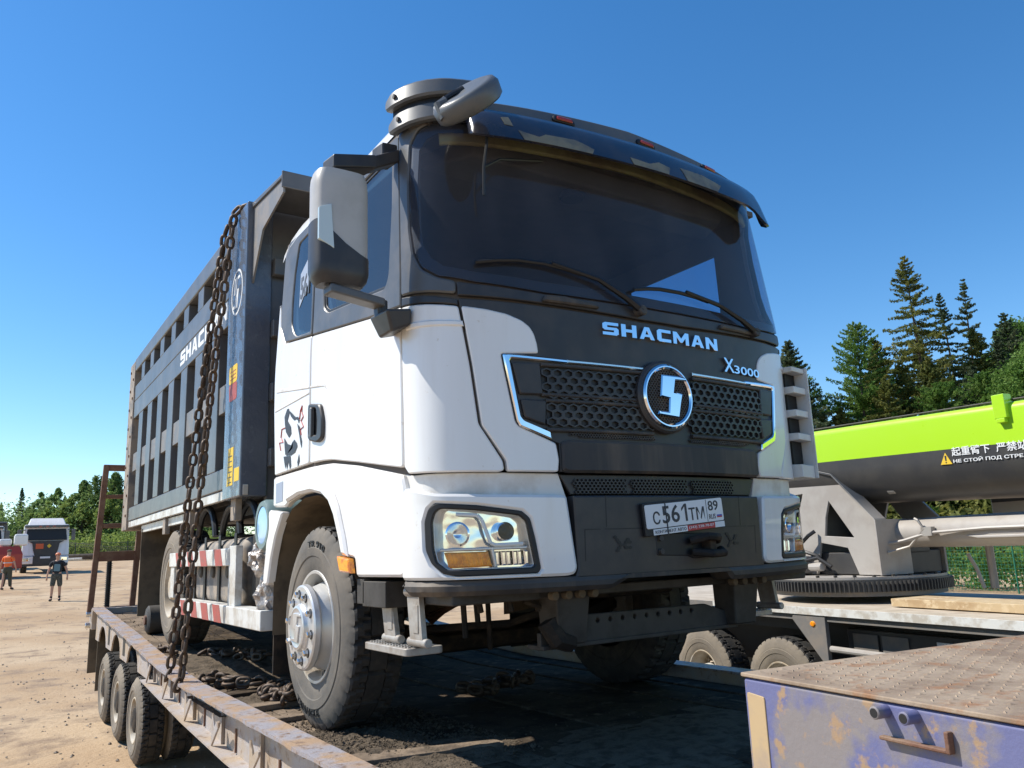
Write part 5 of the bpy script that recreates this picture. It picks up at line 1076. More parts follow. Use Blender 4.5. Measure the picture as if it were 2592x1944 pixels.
g = G(); g.cyl((0, 0, 0), .03, -.05, .03, 0, 16, .006); g.v = [gk(p[0] - .02, .0 + p[1], .30 + p[2]) for p in g.v]; g.build('corner_roller', 'rail', GN)
# ================= chains =================
def link_mesh(L=.120, W=.076, r=.0145, m='chain'):
    pts = []; R_ = W / 2 - r; h = L / 2 - r - R_
    for k in range(5): a = math.pi / 2 - math.pi * k / 4; pts.append((R_ * math.sin(math.pi * k / 4 - math.pi / 2) * -1 * -1, h + R_ * math.cos(math.pi * k / 4 - math.pi / 2)))
    pts += [(-a, -b) for a, b in pts]; n = len(pts); seg = 6; v = []; f = []
    for i in range(n):
        p = Vector((pts[i][0], 0, pts[i][1])); d = Vector((pts[(i + 1) % n][0] - pts[i - 1][0], 0, pts[(i + 1) % n][1] - pts[i - 1][1])).normalized(); a = Vector((0, 1, 0)); b = d.cross(a)
        for k in range(seg): t = 2 * math.pi * k / seg; v.append(p + (a * math.cos(t) + b * math.sin(t)) * r)
    for i in range(n):
        for k in range(seg): f.append((i * seg + k, i * seg + (k + 1) % seg, ((i + 1) % n) * seg + (k + 1) % seg, ((i + 1) % n) * seg + k))
    me = bpy.data.meshes.new('chain_link'); me.from_pydata([tuple(p) for p in v], [], f); me.materials.append(M[m])
    bm = bmesh.new(); bm.from_mesh(me); bmesh.ops.recalc_face_normals(bm, faces=bm.faces); bm.to_mesh(me); bm.free(); me.shade_smooth(); return me
LM = link_mesh()
def chain(name, label, path, group, pitch=.092, jit=.0, twist0=0, sc=1.0):
    P = [Vector(p) for p in path]; L = [0]
    for a, b in zip(P, P[1:]): L.append(L[-1] + (b - a).length)
    r = root(name, label, 'chain', tuple(P[-1]), group=group); n = int(L[-1] / (pitch * sc)); 
    def at(t):
        t = max(0, min(L[-1], t))
        for i in range(len(P) - 1):
            if t <= L[i + 1]: return P[i].lerp(P[i + 1], (t - L[i]) / max(1e-6, L[i + 1] - L[i]))
        return P[-1]
    for k in range(n):
        c = at((k + .5) * pitch * sc); d = (at((k + .5) * pitch * sc + .03) - at((k + .5) * pitch * sc - .03)).normalized()
        q = d.to_track_quat('Z', 'Y') @ Matrix.Rotation(twist0 + (math.pi / 2 if k % 2 else 0) + random.uniform(-.25, .25), 4, 'Z').to_quaternion()
        o = bpy.data.objects.new('chain_link', LM); COL.objects.link(o); o.parent = r
        o.location = c - Vector(P[-1]) + Vector([random.uniform(-jit, jit) for _ in range(3)]); o.rotation_mode = 'QUATERNION'; o.rotation_quaternion = q; o.scale = (sc, sc, sc)
    return r
def sagline(a, b, sag, n=10): 
    a, b = Vector(a), Vector(b); return [tuple(a.lerp(b, i / n) + Vector((-.02, 0, 0)) * math.sin(math.pi * i / n) * 0 + Vector((0, sag, 0)) * math.sin(math.pi * i / n)) for i in range(n + 1)]
gr = 'rusty chains hanging down the body side'
chain('tie_down_chain', 'rusty chain nearer the cab, hanging from the front post top to the rail', [(.06, 3.20, 3.735), (-.03, 3.30, 3.71), (-.055, 3.32, 3.62)] + sagline((-.06, 3.33, 3.55), (-.27, 3.46, .12), .10) + [(-.33, 3.40, .0)], gr, twist0=.4)
chain('tie_down_chain', 'rusty chain farther from the cab, hanging beside its twin down to the rail', [(.06, 3.56, 3.70), (-.04, 3.57, 3.67), (-.06, 3.59, 3.58)] + sagline((-.06, 3.60, 3.52), (-.27, 3.88, .12), .14) + [(-.33, 3.85, .0)], gr, twist0=.9)
hp = []
for i in range(26): hp.append((-.05 + .5 * (i / 25) + .1 * math.sin(i * 2.1), 3.75 - .055 * i + .09 * math.sin(i * 1.7), deck_z(3) + .045 + .03 * (math.sin(i * 1.3) > 0)))
chain('slack_chain', 'loose rusty chain trailing along the deck edge from the rail towards the front wheel', hp, 'slack chains on the trailer deck', jit=.012)
hp = []
for i in range(40): hp.append((.16 + .12 * math.sin(i * 1.9) + .003 * i, 2.62 - .006 * i + .13 * math.cos(i * 2.3), deck_z(2.6) + .05 + .05 * (i / 40) * (math.sin(i) > -.2)))
chain('slack_chain', 'heap of rusty chain piled on the deck just behind the front wheel', hp, 'slack chains on the trailer deck', jit=.015)
hp = []
for i in range(30): hp.append((.25 + .02 * i + .08 * math.sin(i * 1.5), 5.1 - .05 * i + .1 * math.cos(i * 2.1), deck_z(4.5) + .05 + .03 * (math.sin(i * .9) > 0)))
chain('slack_chain', 'dark heap of chain lying in the shade under the body', hp, 'slack chains on the trailer deck', jit=.015)
hp = [(-.02 + .03 * math.sin(i), 5.1 + .1 * i, deck_z(5.4) + .03) for i in range(8)]
chain('slack_chain', 'short chain wrapped round the foot of the rear wheel', hp, 'slack chains on the trailer deck', jit=.01)
hp = [(1.15 + .09 * math.sin(i * 1.7) + .02 * i, 1.75 + .12 * math.cos(i * 2.2), deck_z(1.7) + .05 + .002 * i) for i in range(22)]
chain('slack_chain', 'small chain heap under the middle of the cab in deep shade', hp, 'slack chains on the trailer deck', jit=.012)
ck = root('wheel_chock', 'small grey roller-shaped wheel chock lying behind the rear wheel', 'chock', (.1, 6.65, deck_z(6.6)))
G().lathe([(-.13, 0), (-.13, .12), (-.11, .15), (.13, .15), (.13, 0)], (.13, 6.75, deck_z(6.7) + .15), 0, 20).build('roller', 'steel', ck)
G().cyl((.13, 6.75, deck_z(6.7) + .15), .05, -.15, -.12, 0, 12).build('end_cap', 'rust', ck)
# ================= crane truck =================
CR = root('crane_truck', 'grey mobile crane carrier with lime green and charcoal boom, parked beside the trailer', 'crane truck', (5.935, 4.370, -1.19), math.atan2(-.988, -.157))
ORG[CR.name] = Vector((0, 0, -1.19))
for t in (1.35, 0.0, -1.36):
    for y, sd in ((0.0, -1), (2.5, 1)):
        wh = wheel(CR, (t, y, -.65), R=.54, W=.31, side=-1, kind='rear', m='sidewall2', hubm='strip', rimm='rim_tan', rz=math.pi / 2 if sd < 0 else -math.pi / 2)
CD = box('carrier_deck', 'crane_deck', CR, -3.4, 7.5, .0, 2.5, .155, .225, .006)
box('deck_edge', 'strip', CD, .3, 7.5, -.012, -.001, .15, .226, .002); box('deck_edge', 'crane_skirt', CD, -3.4, .3, -.012, -.001, .15, .226, .002)
box('skirt_rail', 'crane_skirt', CR, -3.4, 7.5, .02, .06, .09, .149)
g = G(); g.prism([(1.62, .149), (2.06, .149), (2.05, -.62), (1.98, -.62), (1.98, -.30), (1.60, .10)], 1, .0, .05); SK = g.build('skirt_panel', 'crane_skirt', CR, bevel=.004)
g = G(); g.lathe([(-.012, 0), (-.012, .020), (.0, .03)], (0, 0, 0), 1, 16); g.v = [(p[0] * 1.35 + 1.89, p[1], p[2] + .06) for p in g.v]; g.build('side_marker', 'amber', SK)
box('tool_locker', 'cranedark', CR, 2.12, 7.5, .22, .5, -.62, .02, .01)
for t in (2.5, 3.3, 3.9): box('locker_seam', 'rubberseal', CR, t, t + .012, .212, .2195, -.5, -.02, 0)
for t in (2.2, 2.55): box('locker_door', 'crane_skirt', CR, t, t + .30, .205, .2118, -.20, -.02, .004)
for a, b, z0 in ((3.15, 3.33, -.17), (3.42, 3.52, -.17)):
    patch('safety_sticker', [(a, z0), (b, z0), (b, z0 + .14), (a, z0 + .14)], 'decal_white', CR, lambda a, b, off=0.0: (a, .21 - off, b), .003, .002, edge=.0005, step=.3)
for a in (3.19, 3.28):
    patch('prohibition_mark', [(a + .03 * math.cos(t), -.09 + .03 * math.sin(t)) for t in np.linspace(0, 6.0, 14)], 'decal_red', CR, lambda a, b, off=0.0: (a, .21 - off, b), .005, .002, holes=[[(a + .022 * math.cos(t), -.09 + .022 * math.sin(t)) for t in np.linspace(0, 6.0, 14)]], edge=.0005, step=.3)
g = G(); g.tube([(2.08, .03, -.17), (2.75, .03, -.175), (5.0, .03, -.18)], .032, 10); g.build('side_bar', 'crane', CR)
g = G(); g.box(-3.2, 7.3, .9, 1.6, -.55, .15); g.box(-3.3, 7.3, .3, 2.2, -.05, .154); g.build('carrier_frame', 'rubberseal', CR)
for z in (.17, .19): pass
# slewing ring
SR = G().lathe([(.30, .78), (.30, .92), (.345, .92), (.345, 0)], (1.36, 1.25, 0), 2, 64).build('slewing_ring', 'crane_skirt', CR)
g = G(); n = 132
for k in range(n):
    a = 2 * math.pi * k / n; c, s = math.cos(a), math.sin(a); r0_, r1_ = .955, .99; w_ = .013
    P = [(r0_ * c + w_ * s, r0_ * s - w_ * c), (r0_ * c - w_ * s, r0_ * s + w_ * c), (r1_ * c - w_ * .5 * s, r1_ * s + w_ * .5 * c), (r1_ * c + w_ * .5 * s, r1_ * s - w_ * .5 * c)]
    g.prism([(1.36 + p[0], 1.25 + p[1]) for p in P], 2, .35, .455)
g.lathe([(.347, 0), (.347, .96), (.47, .96), (.47, 0)], (1.36, 1.25, 0), 2, 96); g.build('ring_gear', 'cranedark', SR, kind='stuff', smooth=25)
G().lathe([(.472, 0), (.472, .935), (.50, .935), (.50, 0)], (1.36, 1.25, 0), 2, 64).build('turntable', 'crane', SR)
g = G()
for k in range(30): a = 2 * math.pi * k / 30; g.cyl((1.36 + .915 * math.cos(a), 1.25 + .915 * math.sin(a), 0), .02, .47, .52, 2, 6)
g.build('ring_bolts', 'steel', SR, kind='stuff')
# superstructure side plates
out = [(.2, 1.66), (1.23, 1.72), (1.60, 1.62), (2.13, 1.09), (2.13, .51), (1.79, .51), (1.67, .80), (1.28, .865), (1.15, .52), (.2, .52), (.55, .95), (.85, 1.45), (.2, 1.45)]
out = [(.2, 1.66), (1.23, 1.72), (1.60, 1.62), (2.13, 1.09), (2.13, .51), (1.79, .51), (1.67, .80), (1.28, .865), (1.18, .51), (.62, .51), (.92, 1.05), (1.08, 1.44), (.2, 1.40)]
hol = [(1.47, 1.33), (1.40, 1.15), (1.36, .94), (1.78, .91)]
for i, y in enumerate((.84, 1.78)):
    f_ = lambda a, b, off=0.0, y=y: (a, y - off, b)
    q = patch('turret_plate', out if area(out) > 0 else out[::-1], 'crane', CR, f_, 0, .03, holes=[hol], edge=.004, step=.25, back=True)
    if i == 0:
        g = G()
        for a, b in (((1.60, 1.62), (2.13, 1.09)), ((.2, 1.66), (1.23, 1.72)), ((1.23, 1.72), (1.60, 1.62)), ((2.13, 1.09), (2.13, .51))):
            g.hexa([(a[0], .78, a[1] - .012), (b[0], .78, b[1] - .012), (b[0], .95, b[1] - .012), (a[0], .95, a[1] - .012), (a[0], .78, a[1] + .008), (b[0], .78, b[1] + .008), (b[0], .95, b[1] + .008), (a[0], .95, a[1] + .008)] if abs(a[0] - b[0]) > .05 else [(a[0] - .01, .78, b[1]), (a[0] + .012, .78, b[1]), (a[0] + .012, 1.25, b[1]), (a[0] - .01, 1.25, b[1]), (a[0] - .01, .78, a[1]), (a[0] + .012, .78, a[1]), (a[0] + .012, 1.25, a[1]), (a[0] - .01, 1.25, a[1])])
        g.build('plate_flange', 'crane', q, bevel=.003)
g = G(); g.box(.4, 2.1, .9, 1.76, .51, .75); g.box(.2, 1.0, .9, 1.76, .7, 1.35); g.build('turret_base', 'cranedark', CR, bevel=.01)
g = G(); g.box(1.70, 2.10, 1.0, 1.6, .72, 1.05); g.build('cylinder_bracket', 'cranedark', CR, bevel=.006)
g = G(); g.lathe([(1.85, 0), (1.85, .150), (2.6, .150), (2.62, .155), (8.5, .155), (8.5, 0)], (0, 1.20, .935), 0, 32); CY = g.build('luffing_cylinder', 'crane', CR)
g = G(); g.hexa([(3.1, 1.02, .86), (8.5, 1.02, .84), (8.5, 1.3, .84), (3.1, 1.3, .86), (2.95, 1.04, .89), (8.5, 1.02, .90), (8.5, 1.3, .90), (2.95, 1.3, .89)]); g.build('cylinder_saddle', 'crane', CY, bevel=.02)
g = G(); g.tube([(1.95, .9, .80), (2.3, .98, .86), (2.6, 1.0, .93), (3.2, 1.03, .955), (8.4, 1.03, .94)], .018, 6); g.build('hydraulic_pipe', 'crane', CY)
g = G(); g.tube([(2.15, .9, .74), (2.35, 1.0, .80), (2.55, .99, .97), (2.5, .98, 1.06), (2.45, 1.0, 1.08)], .014, 6); g.box(2.52, 2.64, .98, 1.04, .90, .99); g.build('valve_block', 'stepal', CY)
# boom
def zb(t): return 2.155 - .035 * (t - 1.3)
def boomsec(t, part):
    top = zb(t); mid = top - .375; W0, W1 = .80, 1.70; bot = top - .86
    if part == 'lime':
        P = [(W0, mid), (W0, top - .07)] + [(W0 + .07 - .07 * math.cos(a), top - .07 + .07 * math.sin(a)) for a in np.linspace(.2, math.pi / 2, 6)] + [(W1 - .07 + .07 * math.cos(a), top - .07 + .07 * math.sin(a)) for a in np.linspace(math.pi / 2, .2, 6)] + [(W1, top - .07), (W1, mid)]
    else:
        P = [(W0 + .001, mid)] + [(1.25 - .449 * math.cos(a) ** .7, mid - .10 - (mid - .10 - bot) * math.sin(a) ** 1.1) for a in np.linspace(0.0, math.pi / 2 - .01, 9)] + [(1.25 + .449 * math.cos(a) ** .7, mid - .10 - (mid - .10 - bot) * math.sin(a) ** 1.1) for a in np.linspace(math.pi / 2 - .01, 0.0, 9)] + [(W1 - .001, mid)]
        P = P[::-1]
    return [(t, y, z) for y, z in P]
def loft(name, m, part, ts, parent):
    v = []; 
    for t in ts: v += boomsec(t, part)
    n = len(boomsec(0, part)); f = [(i * n + k, i * n + (k + 1) % n, (i + 1) * n + (k + 1) % n, (i + 1) * n + k) for i in range(len(ts) - 1) for k in range(n)] + [tuple(range(n)), tuple((len(ts) - 1) * n + k for k in reversed(range(n)))]
    g = G(); g.add(v, f); return g.build(name, m, parent, smooth=30)
BM = loft('boom', 'lime', 'lime', [.2, 3, 6, 11], CR); loft('boom_underside', 'cranedark', 'dark', [.2, 3, 6, 11], BM)
g = G(); g.tube([(.2, .86, zb(.2) + .02), (3.6, .86, zb(3.6) + .02), (11, .86, zb(11) + .02)], .010, 6); g.build('hoist_rope', 'steel', BM)
g = G(); g.box(3.64, 3.76, .755, .86, zb(3.7) - .15, zb(3.7) + .07); g.box(3.66, 3.74, .75, .80, zb(3.7) - .19, zb(3.7) - .15); g.build('rope_guide', 'lime', BM, bevel=.006)
bf = lambda a, b, off=0.0: (a, .80 - off, b - .035 * (a - 3.0))
patch('warning_triangle', [(3.0, 1.575), (3.125, 1.575), (3.062, 1.69)], 'decal_yellow', BM, bf, .004, .002, edge=.001, step=.3)
patch('exclamation_mark', [(3.056, 1.61), (3.068, 1.61), (3.071, 1.66), (3.053, 1.66)], 'decal_black', BM, bf, .007, .002, edge=.0005, step=.3); patch('exclamation_mark', [(3.056, 1.588), (3.068, 1.588), (3.068, 1.60), (3.056, 1.60)], 'decal_black', BM, bf, .007, .002, edge=.0005, step=.3)
text('warning_text', '起重臂下  严禁站人', 'decal_white', BM, bf, 3.135, 3.98, 1.648, 1.735, .004, .002, .012)
text('warning_text', 'НЕ СТОЙ ПОД СТРЕЛОЙ', 'decal_white', BM, bf, 3.14, 3.98, 1.578, 1.625, .004, .002, .02)
g = G(); g.cyl((2.28, .95, 1.40), .055, -.05, .05, 0, 16, .01); g.build('work_lamp', 'stepal', CR)
g = G(); g.box(2.6, 3.3, 2.0, 2.7, 1.05, 1.36); g.build('winch_housing', 'crane', CR, bevel=.02); g = G(); g.box(3.3, 3.9, 2.0, 2.6, 1.0, 1.40); g.box(2.62, 3.2, 1.985, 1.999, 1.22, 1.34); g.build('operator_cab', 'cranedark', CR, bevel=.02)
g = G(); g.box(3.2, 3.9, 2.0, 2.5, .45, .88); g.build('hose_reel_box', 'rubberseal', CR, bevel=.02); g = G(); g.tube([(2.72, 1.7, .35), (2.72, 1.7, 1.0)], .04, 8); g.tube([(2.66, 1.62, .35), (2.62, 1.6, .55), (2.58, 1.55, .7)], .02, 6); g.build('swivel_post', 'crane', CR)
g = G()
for p in ([(.9, .75, .55), (1.0, .72, .80), (1.2, .74, .95), (1.25, .8, 1.0)], [(.6, .7, .52), (.8, .68, .74), (1.05, .7, .80), (1.3, .75, .72), (1.42, .8, .55)], [(1.1, .7, .52), (1.15, .68, .66), (1.35, .7, .70), (1.5, .74, .60)]): g.tube(p, .022, 6)
g.cyl((.75, .62, .62), .11, -.06, .06, 1, 14, .02); g.build('hydraulic_hoses', 'rubberseal', CR)
g = G(); g.box(.3, 1.1, .70, .95, .52, .72); g.cyl((1.25, .72, .60), .05, -.05, .15, 0, 10); g.build('slew_motor', 'crane', CR, bevel=.02)
g = G(); g.box(2.5, 7.4, .45, .95, .235, .31); WB = g.build('timber_beam', 'wood', None, bevel=.006)
WB.parent = CR; 
for v in WB.data.vertices: v.co.z += 1.19
WB.parent = None; WB.location = CR.location; WB.rotation_euler = CR.rotation_euler; tag(WB, 'pale sawn timber beam lying on the deck of the crane carrier', 'timber')
# ================= people =================
def skinobj(name, verts, edges, radii, m, parent, rootv=0, sub=2):
    me = bpy.data.meshes.new(name); me.from_pydata(verts, edges, []); o = link(name, me, parent)
    md = o.modifiers.new('skin', 'SKIN'); md.use_smooth_shade = True
    for i, r in enumerate(radii): me.skin_vertices[0].data[i].radius = r if isinstance(r, tuple) else (r, r)
    me.skin_vertices[0].data[rootv].use_root = True
    s = o.modifiers.new('sub', 'SUBSURF'); s.levels = sub; s.render_levels = sub
    me.materials.append(M[m]); return o
def person(loc, rz, label, top, bottom, group=None, hat=None, legs_bare=True, walk=.06, arm=.12, back=False):
    r = root('person', label, 'person', loc, 0.0); r.rotation_euler = (0, 0, rz); ORG[r.name] = Vector((0, 0, 0))
    V = [(0, 0, .95), (0, 0, 1.10), (0, .01, 1.28), (0, .02, 1.42), (0, .01, 1.50), (0, -.01, 1.58), (0, -.02, 1.70)]
    R_ = [.13, (.14, .11), (.16, .12), (.13, .10), .055, .075, .085]; E = [(i, i + 1) for i in range(6)]
    for s in (-1, 1):
        n = len(V); V += [(s * .10, 0, .90), (s * .12, s * walk * .5, .50), (s * .13, s * walk, .08), (s * .14, s * walk - .14, .035)]; R_ += [.09, .062, .042, .04]; E += [(0, n), (n, n + 1), (n + 1, n + 2), (n + 2, n + 3)]
        n = len(V); a = arm + (.06 if s > 0 else 0); V += [(s * .19, .01, 1.40), (s * (.19 + a * .7), .0, 1.14), (s * (.19 + a), -.08, .92), (s * (.19 + a), -.10, .84)]; R_ += [.055, .042, .03, (.035, .02)]; E += [(3, n), (n, n + 1), (n + 1, n + 2), (n + 2, n + 3)]
        for k in range(4):
            q = len(V); V += [(s * (.19 + a) - .024 + .016 * k, -.105, .80), (s * (.19 + a) - .022 + .015 * k, -.115, .745)]; R_ += [.008, .0065]; E += [(n + 3, q), (q, q + 1)]
        q = len(V); V += [(s * (.19 + a) - s * .035, -.13, .81)]; R_ += [.009]; E += [(n + 3, q)]
    b = skinobj('body', V, E, R_, 'skin', r)
    g = G(); g.lathe([(-.02, 0), (-.012, .018), (.02, .01), (.03, 0)], (0, -.115, 1.665), 2, 8); g.build('nose', 'skin', b)
    skinobj('shirt', [(0, 0, .90), (0, .005, 1.12), (0, .01, 1.30), (0, .02, 1.43), (-.2, .01, 1.39), (-.2 - arm * .4, 0, 1.24), (.2, .01, 1.39), (.2 + arm * .4, 0, 1.24)], [(0, 1), (1, 2), (2, 3), (3, 4), (4, 5), (3, 6), (6, 7)], [(.165, .13), (.165, .13), (.185, .14), (.13, .11), .075, .062, .075, .062], top, b)
    L = .5 if legs_bare else .12
    skinobj('trousers', [(0, 0, 1.06), (0, 0, .94), (-.10, 0, .86), (-.125, -walk * .4, L), (.10, 0, .86), (.125, walk * .4, L)], [(0, 1), (1, 2), (2, 3), (1, 4), (4, 5)], [(.165, .135), (.16, .13), .11, .09 if legs_bare else .06, .11, .09 if legs_bare else .06], bottom, b)
    for s in (-1, 1):
        skinobj('shoe', [(s * .13, s * walk + .03, .06), (s * .14, s * walk - .08, .045), (s * .145, s * walk - .17, .035)], [(0, 1), (1, 2)], [.055, .05, .04], 'shoes', b)
        if legs_bare: skinobj('sock', [(s * .13, s * walk * .95, .08), (s * .128, s * walk * .8, .22)], [(0, 1)], [.052, .052], 'shoes', b, sub=1)
    g = G(); g.lathe([(0, .098), (.05, .092), (.085, .06), (.10, 0)], (0, -.015, 1.68), 2, 16); g.build('cap' if hat else 'hair', hat or 'hair', b)
    return r, b
pz = ground_z(.89, 32.25)
pr, pb = person((.89, 32.25, pz), math.radians(-12), 'person in black T-shirt, checked shorts and orange cap standing on the sandy yard', 'tshirt', 'shorts', hat='hardhat')
g = G(); g.prism(fillet([(-.10, 1.10), (.11, 1.08), (.12, 1.34), (-.08, 1.36)], .04, 3), 1, -.158, -.15); g.build('shirt_print', 'shirtprint', pb)
pr2, pb2 = person((-.50, 40.36, ground_z(-.5, 40.36)), math.radians(150), 'person in an orange high-visibility vest and olive trousers walking away at the left edge', 'vest', 'trousers', legs_bare=False, walk=.14)
g = G(); g.lathe([(-.02, .20), (.02, .20)], (0, .01, 1.18), 2, 20); g.v = [(p[0], p[1] * .78, p[2]) for p in g.v]; g.build('reflective_band', 'vestband', pb2)
person((5.8, 7.1, ground_z(5.8, 7.1)), math.radians(40), 'person standing beyond the trailer, only bare shins seen under the truck', 'trousers', 'shorts')
# ================= parked trucks on the left =================
def yardtruck(x, y, rz, label, body=True, plates=True, roofh=True, z=None):
    t = root('parked_truck', label, 'truck', (x, y, z if z is not None else ground_z(x, y)), 0.0, 'white trucks parked on the yard'); t.rotation_euler = (0, 0, rz); ORG[t.name] = Vector((0, 0, 0))
    g = G(); g.hexa([(-1.22, 0, 1.0), (1.22, 0, 1.0), (1.22, 2.2, 1.0), (-1.22, 2.2, 1.0), (-1.16, .18, 2.85), (1.16, .18, 2.85), (1.16, 2.2, 2.85), (-1.16, 2.2, 2.85)]); cb = g.build('cab', 'white', t, bevel=.08)
    if roofh:
        g = G(); g.hexa([(-1.0, .3, 2.83), (1.0, .3, 2.83), (1.0, 2.1, 2.83), (-1.0, 2.1, 2.83), (-.85, .9, 3.25), (.85, .9, 3.25), (.85, 2.1, 3.3), (-.85, 2.1, 3.3)]); g.build('roof_fairing', 'white', cb, bevel=.06)
    g = G(); g.hexa([(-1.08, -.02, 1.92), (1.08, -.02, 1.92), (1.08, .1, 1.92), (-1.08, .1, 1.92), (-1.0, .10, 2.58), (1.0, .10, 2.58), (1.0, .3, 2.58), (-1.0, .3, 2.58)]); w_ = g.build('windscreen', 'rubberseal', cb, bevel=.03)
    g = G(); g.box(-1.15, 1.15, -.16, .12, 2.66, 2.80); g.build('sun_visor', 'visor', cb, bevel=.03)
    for k in (-.35, 0, .35): g = G(); g.box(k - .08, k + .08, -.18, -.16, 2.70, 2.76); g.build('marker_lamp', 'red', cb)
    g = G(); g.prism([(-.95, 1.88), (.95, 1.88), (.70, 1.74), (.64, 1.35), (.52, .95), (-.52, .95), (-.64, 1.35), (-.70, 1.74)], 1, -.05, .02); g.build('grille', 'black', cb, bevel=.01)
    g = G(); g.box(-1.22, 1.22, -.10, .4, .55, 1.0); bu = g.build('bumper', 'white', t, bevel=.05); g = G(); g.box(-.62, .62, -.13, -.08, .55, 1.0); g.box(-1.2, 1.2, -.08, .3, .42, .55); g.build('lower_grille', 'black', bu)
    for s in (-1, 1):
        g = G(); g.box(s * .82, s * 1.14, -.125, -.09, .72, .92); g.build('headlight', 'chrome', t, bevel=.02); g = G(); g.box(s * .86, s * .95, -.13, -.12, .73, .80); g.build('indicator', 'amber', t)
        g = G(); g.box(s * 1.30, s * 1.50, -.02, .12, 1.9, 2.55); g.box(s * 1.1, s * 1.4, .05, .1, 2.5, 2.56); g.build('wing_mirror', 'pillar', t, bevel=.03)
        for yy in (1.4, 5.2): wh = wheel(t, (s * 1.2, yy, .53), R=.53, side=s, kind='rear', m='sidewall', rimm='rim', hubm='hub')
    g = G(); g.box(-.26, .26, -.15, -.13, .86, .97); g.build('number_plate', 'decal_white', t)
    if plates: g = G(); g.box(-.52, -.12, -.085, -.06, 1.42, 1.72); g.build('warning_plate', 'bgorange', t); g = G(); g.prism([(.05, 1.58), (.17, 1.70), (.29, 1.58), (.17, 1.46)], 1, -.085, -.06); g.build('warning_plate', 'decal_yellow', t)
    g = G(); g.box(-.4, .4, 0, 7, .7, .95); g.build('chassis', 'under', t)
    if body: g = G(); g.hexa([(-1.22, 2.6, 1.15), (1.22, 2.6, 1.15), (1.22, 8, 1.15), (-1.22, 8, 1.15), (-1.3, 2.4, 3.1), (1.3, 2.4, 3.1), (1.3, 8, 3.1), (-1.3, 8, 3.1)]); g.box(-1.3, 1.3, 1.4, 2.6, 3.1, 3.2); g.build('dump_body', 'dump', t, bevel=.02)
    return t
a1 = math.atan2(1.44 + 1.55, 53.3 + 2.9)
yardtruck(1.62, 52.6, -a1 + .03, 'white truck with an orange plate on its grille, nearer of the two parked', False)
yardtruck(-1.6, 59.5, -.03, 'white truck with dark dump body parked behind and left of the other white truck', True, False, False)
mc = root('red_machine', 'low red machine with two white tanks parked at the left edge between the trucks', 'machine', (-.9, 49.5, ground_z(-.9, 49.5)))
z0 = ground_z(-.9, 49.5)
g = G(); g.box(-2.3, .35, 49, 51, z0 + .5, z0 + 1.25); g.hexa([(-2.3, 49, z0 + 1.25), (.35, 49, z0 + 1.25), (.35, 51, z0 + 1.25), (-2.3, 51, z0 + 1.25), (-1.5, 49.2, z0 + 1.7), (.2, 49.2, z0 + 1.7), (.2, 50.8, z0 + 1.7), (-1.5, 50.8, z0 + 1.7)]); mb = g.build('machine_body', 'bgred', mc, bevel=.06)
g = G(); g.box(-.1, .55, 49.2, 50.2, z0 + 1.72, z0 + 2.35); g.box(-.8, -.2, 49.3, 50.2, z0 + 1.72, z0 + 2.1); g.build('white_tank', 'white', mc, bevel=.1)
for x in (-1.8, -.2): wheel(mc, (x - .3, 49.2, z0 + .45), R=.45, W=.3, side=-1, kind='rear', m='sidewall', rz=math.pi / 2)
# ================= fences, logs, wires =================
def fence(name, label, p0, p1, h, post_d, m, style):
    a, b = Vector(p0), Vector(p1); L = (b - a).length; d = (b - a) / L; r = root(name, label, 'fence', (a.x, a.y, ground_z(a.x, a.y))); n = int(L / post_d)
    for i in range(n + 1):
        q = a + d * (i * post_d); z = ground_z(q.x, q.y); G().tube([(q.x, q.y, z - .1), (q.x, q.y, z + h + .08)], .05 if style == 'bar' else .03, 6).build('fence_post', m, r)
    g = G(); N = int(L / (.14 if style == 'bar' else .10))
    for i in range(N):
        q = a + d * (i * L / N); z = ground_z(q.x, q.y); w_ = .012 if style == 'bar' else .004
        g.box(q.x - w_, q.x + w_, q.y - w_, q.y + w_, z + .08, z + h)
    g.build('picket', m, r, kind='stuff', smooth=0, fixn=False)
    rs = (.15, h - .1) if style == 'bar' else np.arange(.1, h + .01, .12)
    g = G()
    for k in rs:
        q = [a + d * (i * L / 12) for i in range(13)]; g.tube([(p.x, p.y, ground_z(p.x, p.y) + k) for p in q], .02 if style == 'bar' else .006, 4)
    g.build('fence_rail', m, r, kind='stuff'); return r
fence('bar_fence', 'dark vertical bar fence in front of the left wood', (5.0, 105.2, 0), (24, 93, 0), 2.0, 3.0, 'fence', 'bar')
fence('mesh_fence', 'green wire mesh fence with hedge behind it, right of the crane', (24.0, 26, 0), (30.5, -3, 0), 2.1, 2.6, 'greenfence', 'mesh')
for i, (x, y, l, a) in enumerate(((9.0, 99.5, 9, -.5), (11.5, 97.5, 8, -.48), (10, 98.0, 10, -.52))):
    z = ground_z(x, y) + .15 + .2 * i; g = G(); g.tube([(x - l / 2 * math.cos(a), y - l / 2 * math.sin(a), z), (x + l / 2 * math.cos(a), y + l / 2 * math.sin(a), z)], .2, 8)
    tag(g.build('log', 'bark' if i else 'strip', None), ['pale long pipe lying along the foot of the bar fence', 'dark log nearest the camera at the foot of the bar fence', 'dark log stacked highest at the foot of the bar fence'][i], 'log')
for i, (z0, z1) in enumerate(((4.35, 2.75), (3.95, 2.4), (4.1, 2.55))):
    g = G(); g.tube([(-25.0, 108, z0 + 4), (-.1, 93.3, z0), (9.3, 87.4, z1), (40, 68, z1 - 1.0)], .018, 4)
    tag(g.build('overhead_wire', 'steel', None), ['highest of the thin overhead wires before the left wood', 'lowest of the thin overhead wires before the left wood', 'middle one of the thin overhead wires before the left wood'][i], 'wire', 'overhead wires before the left wood')
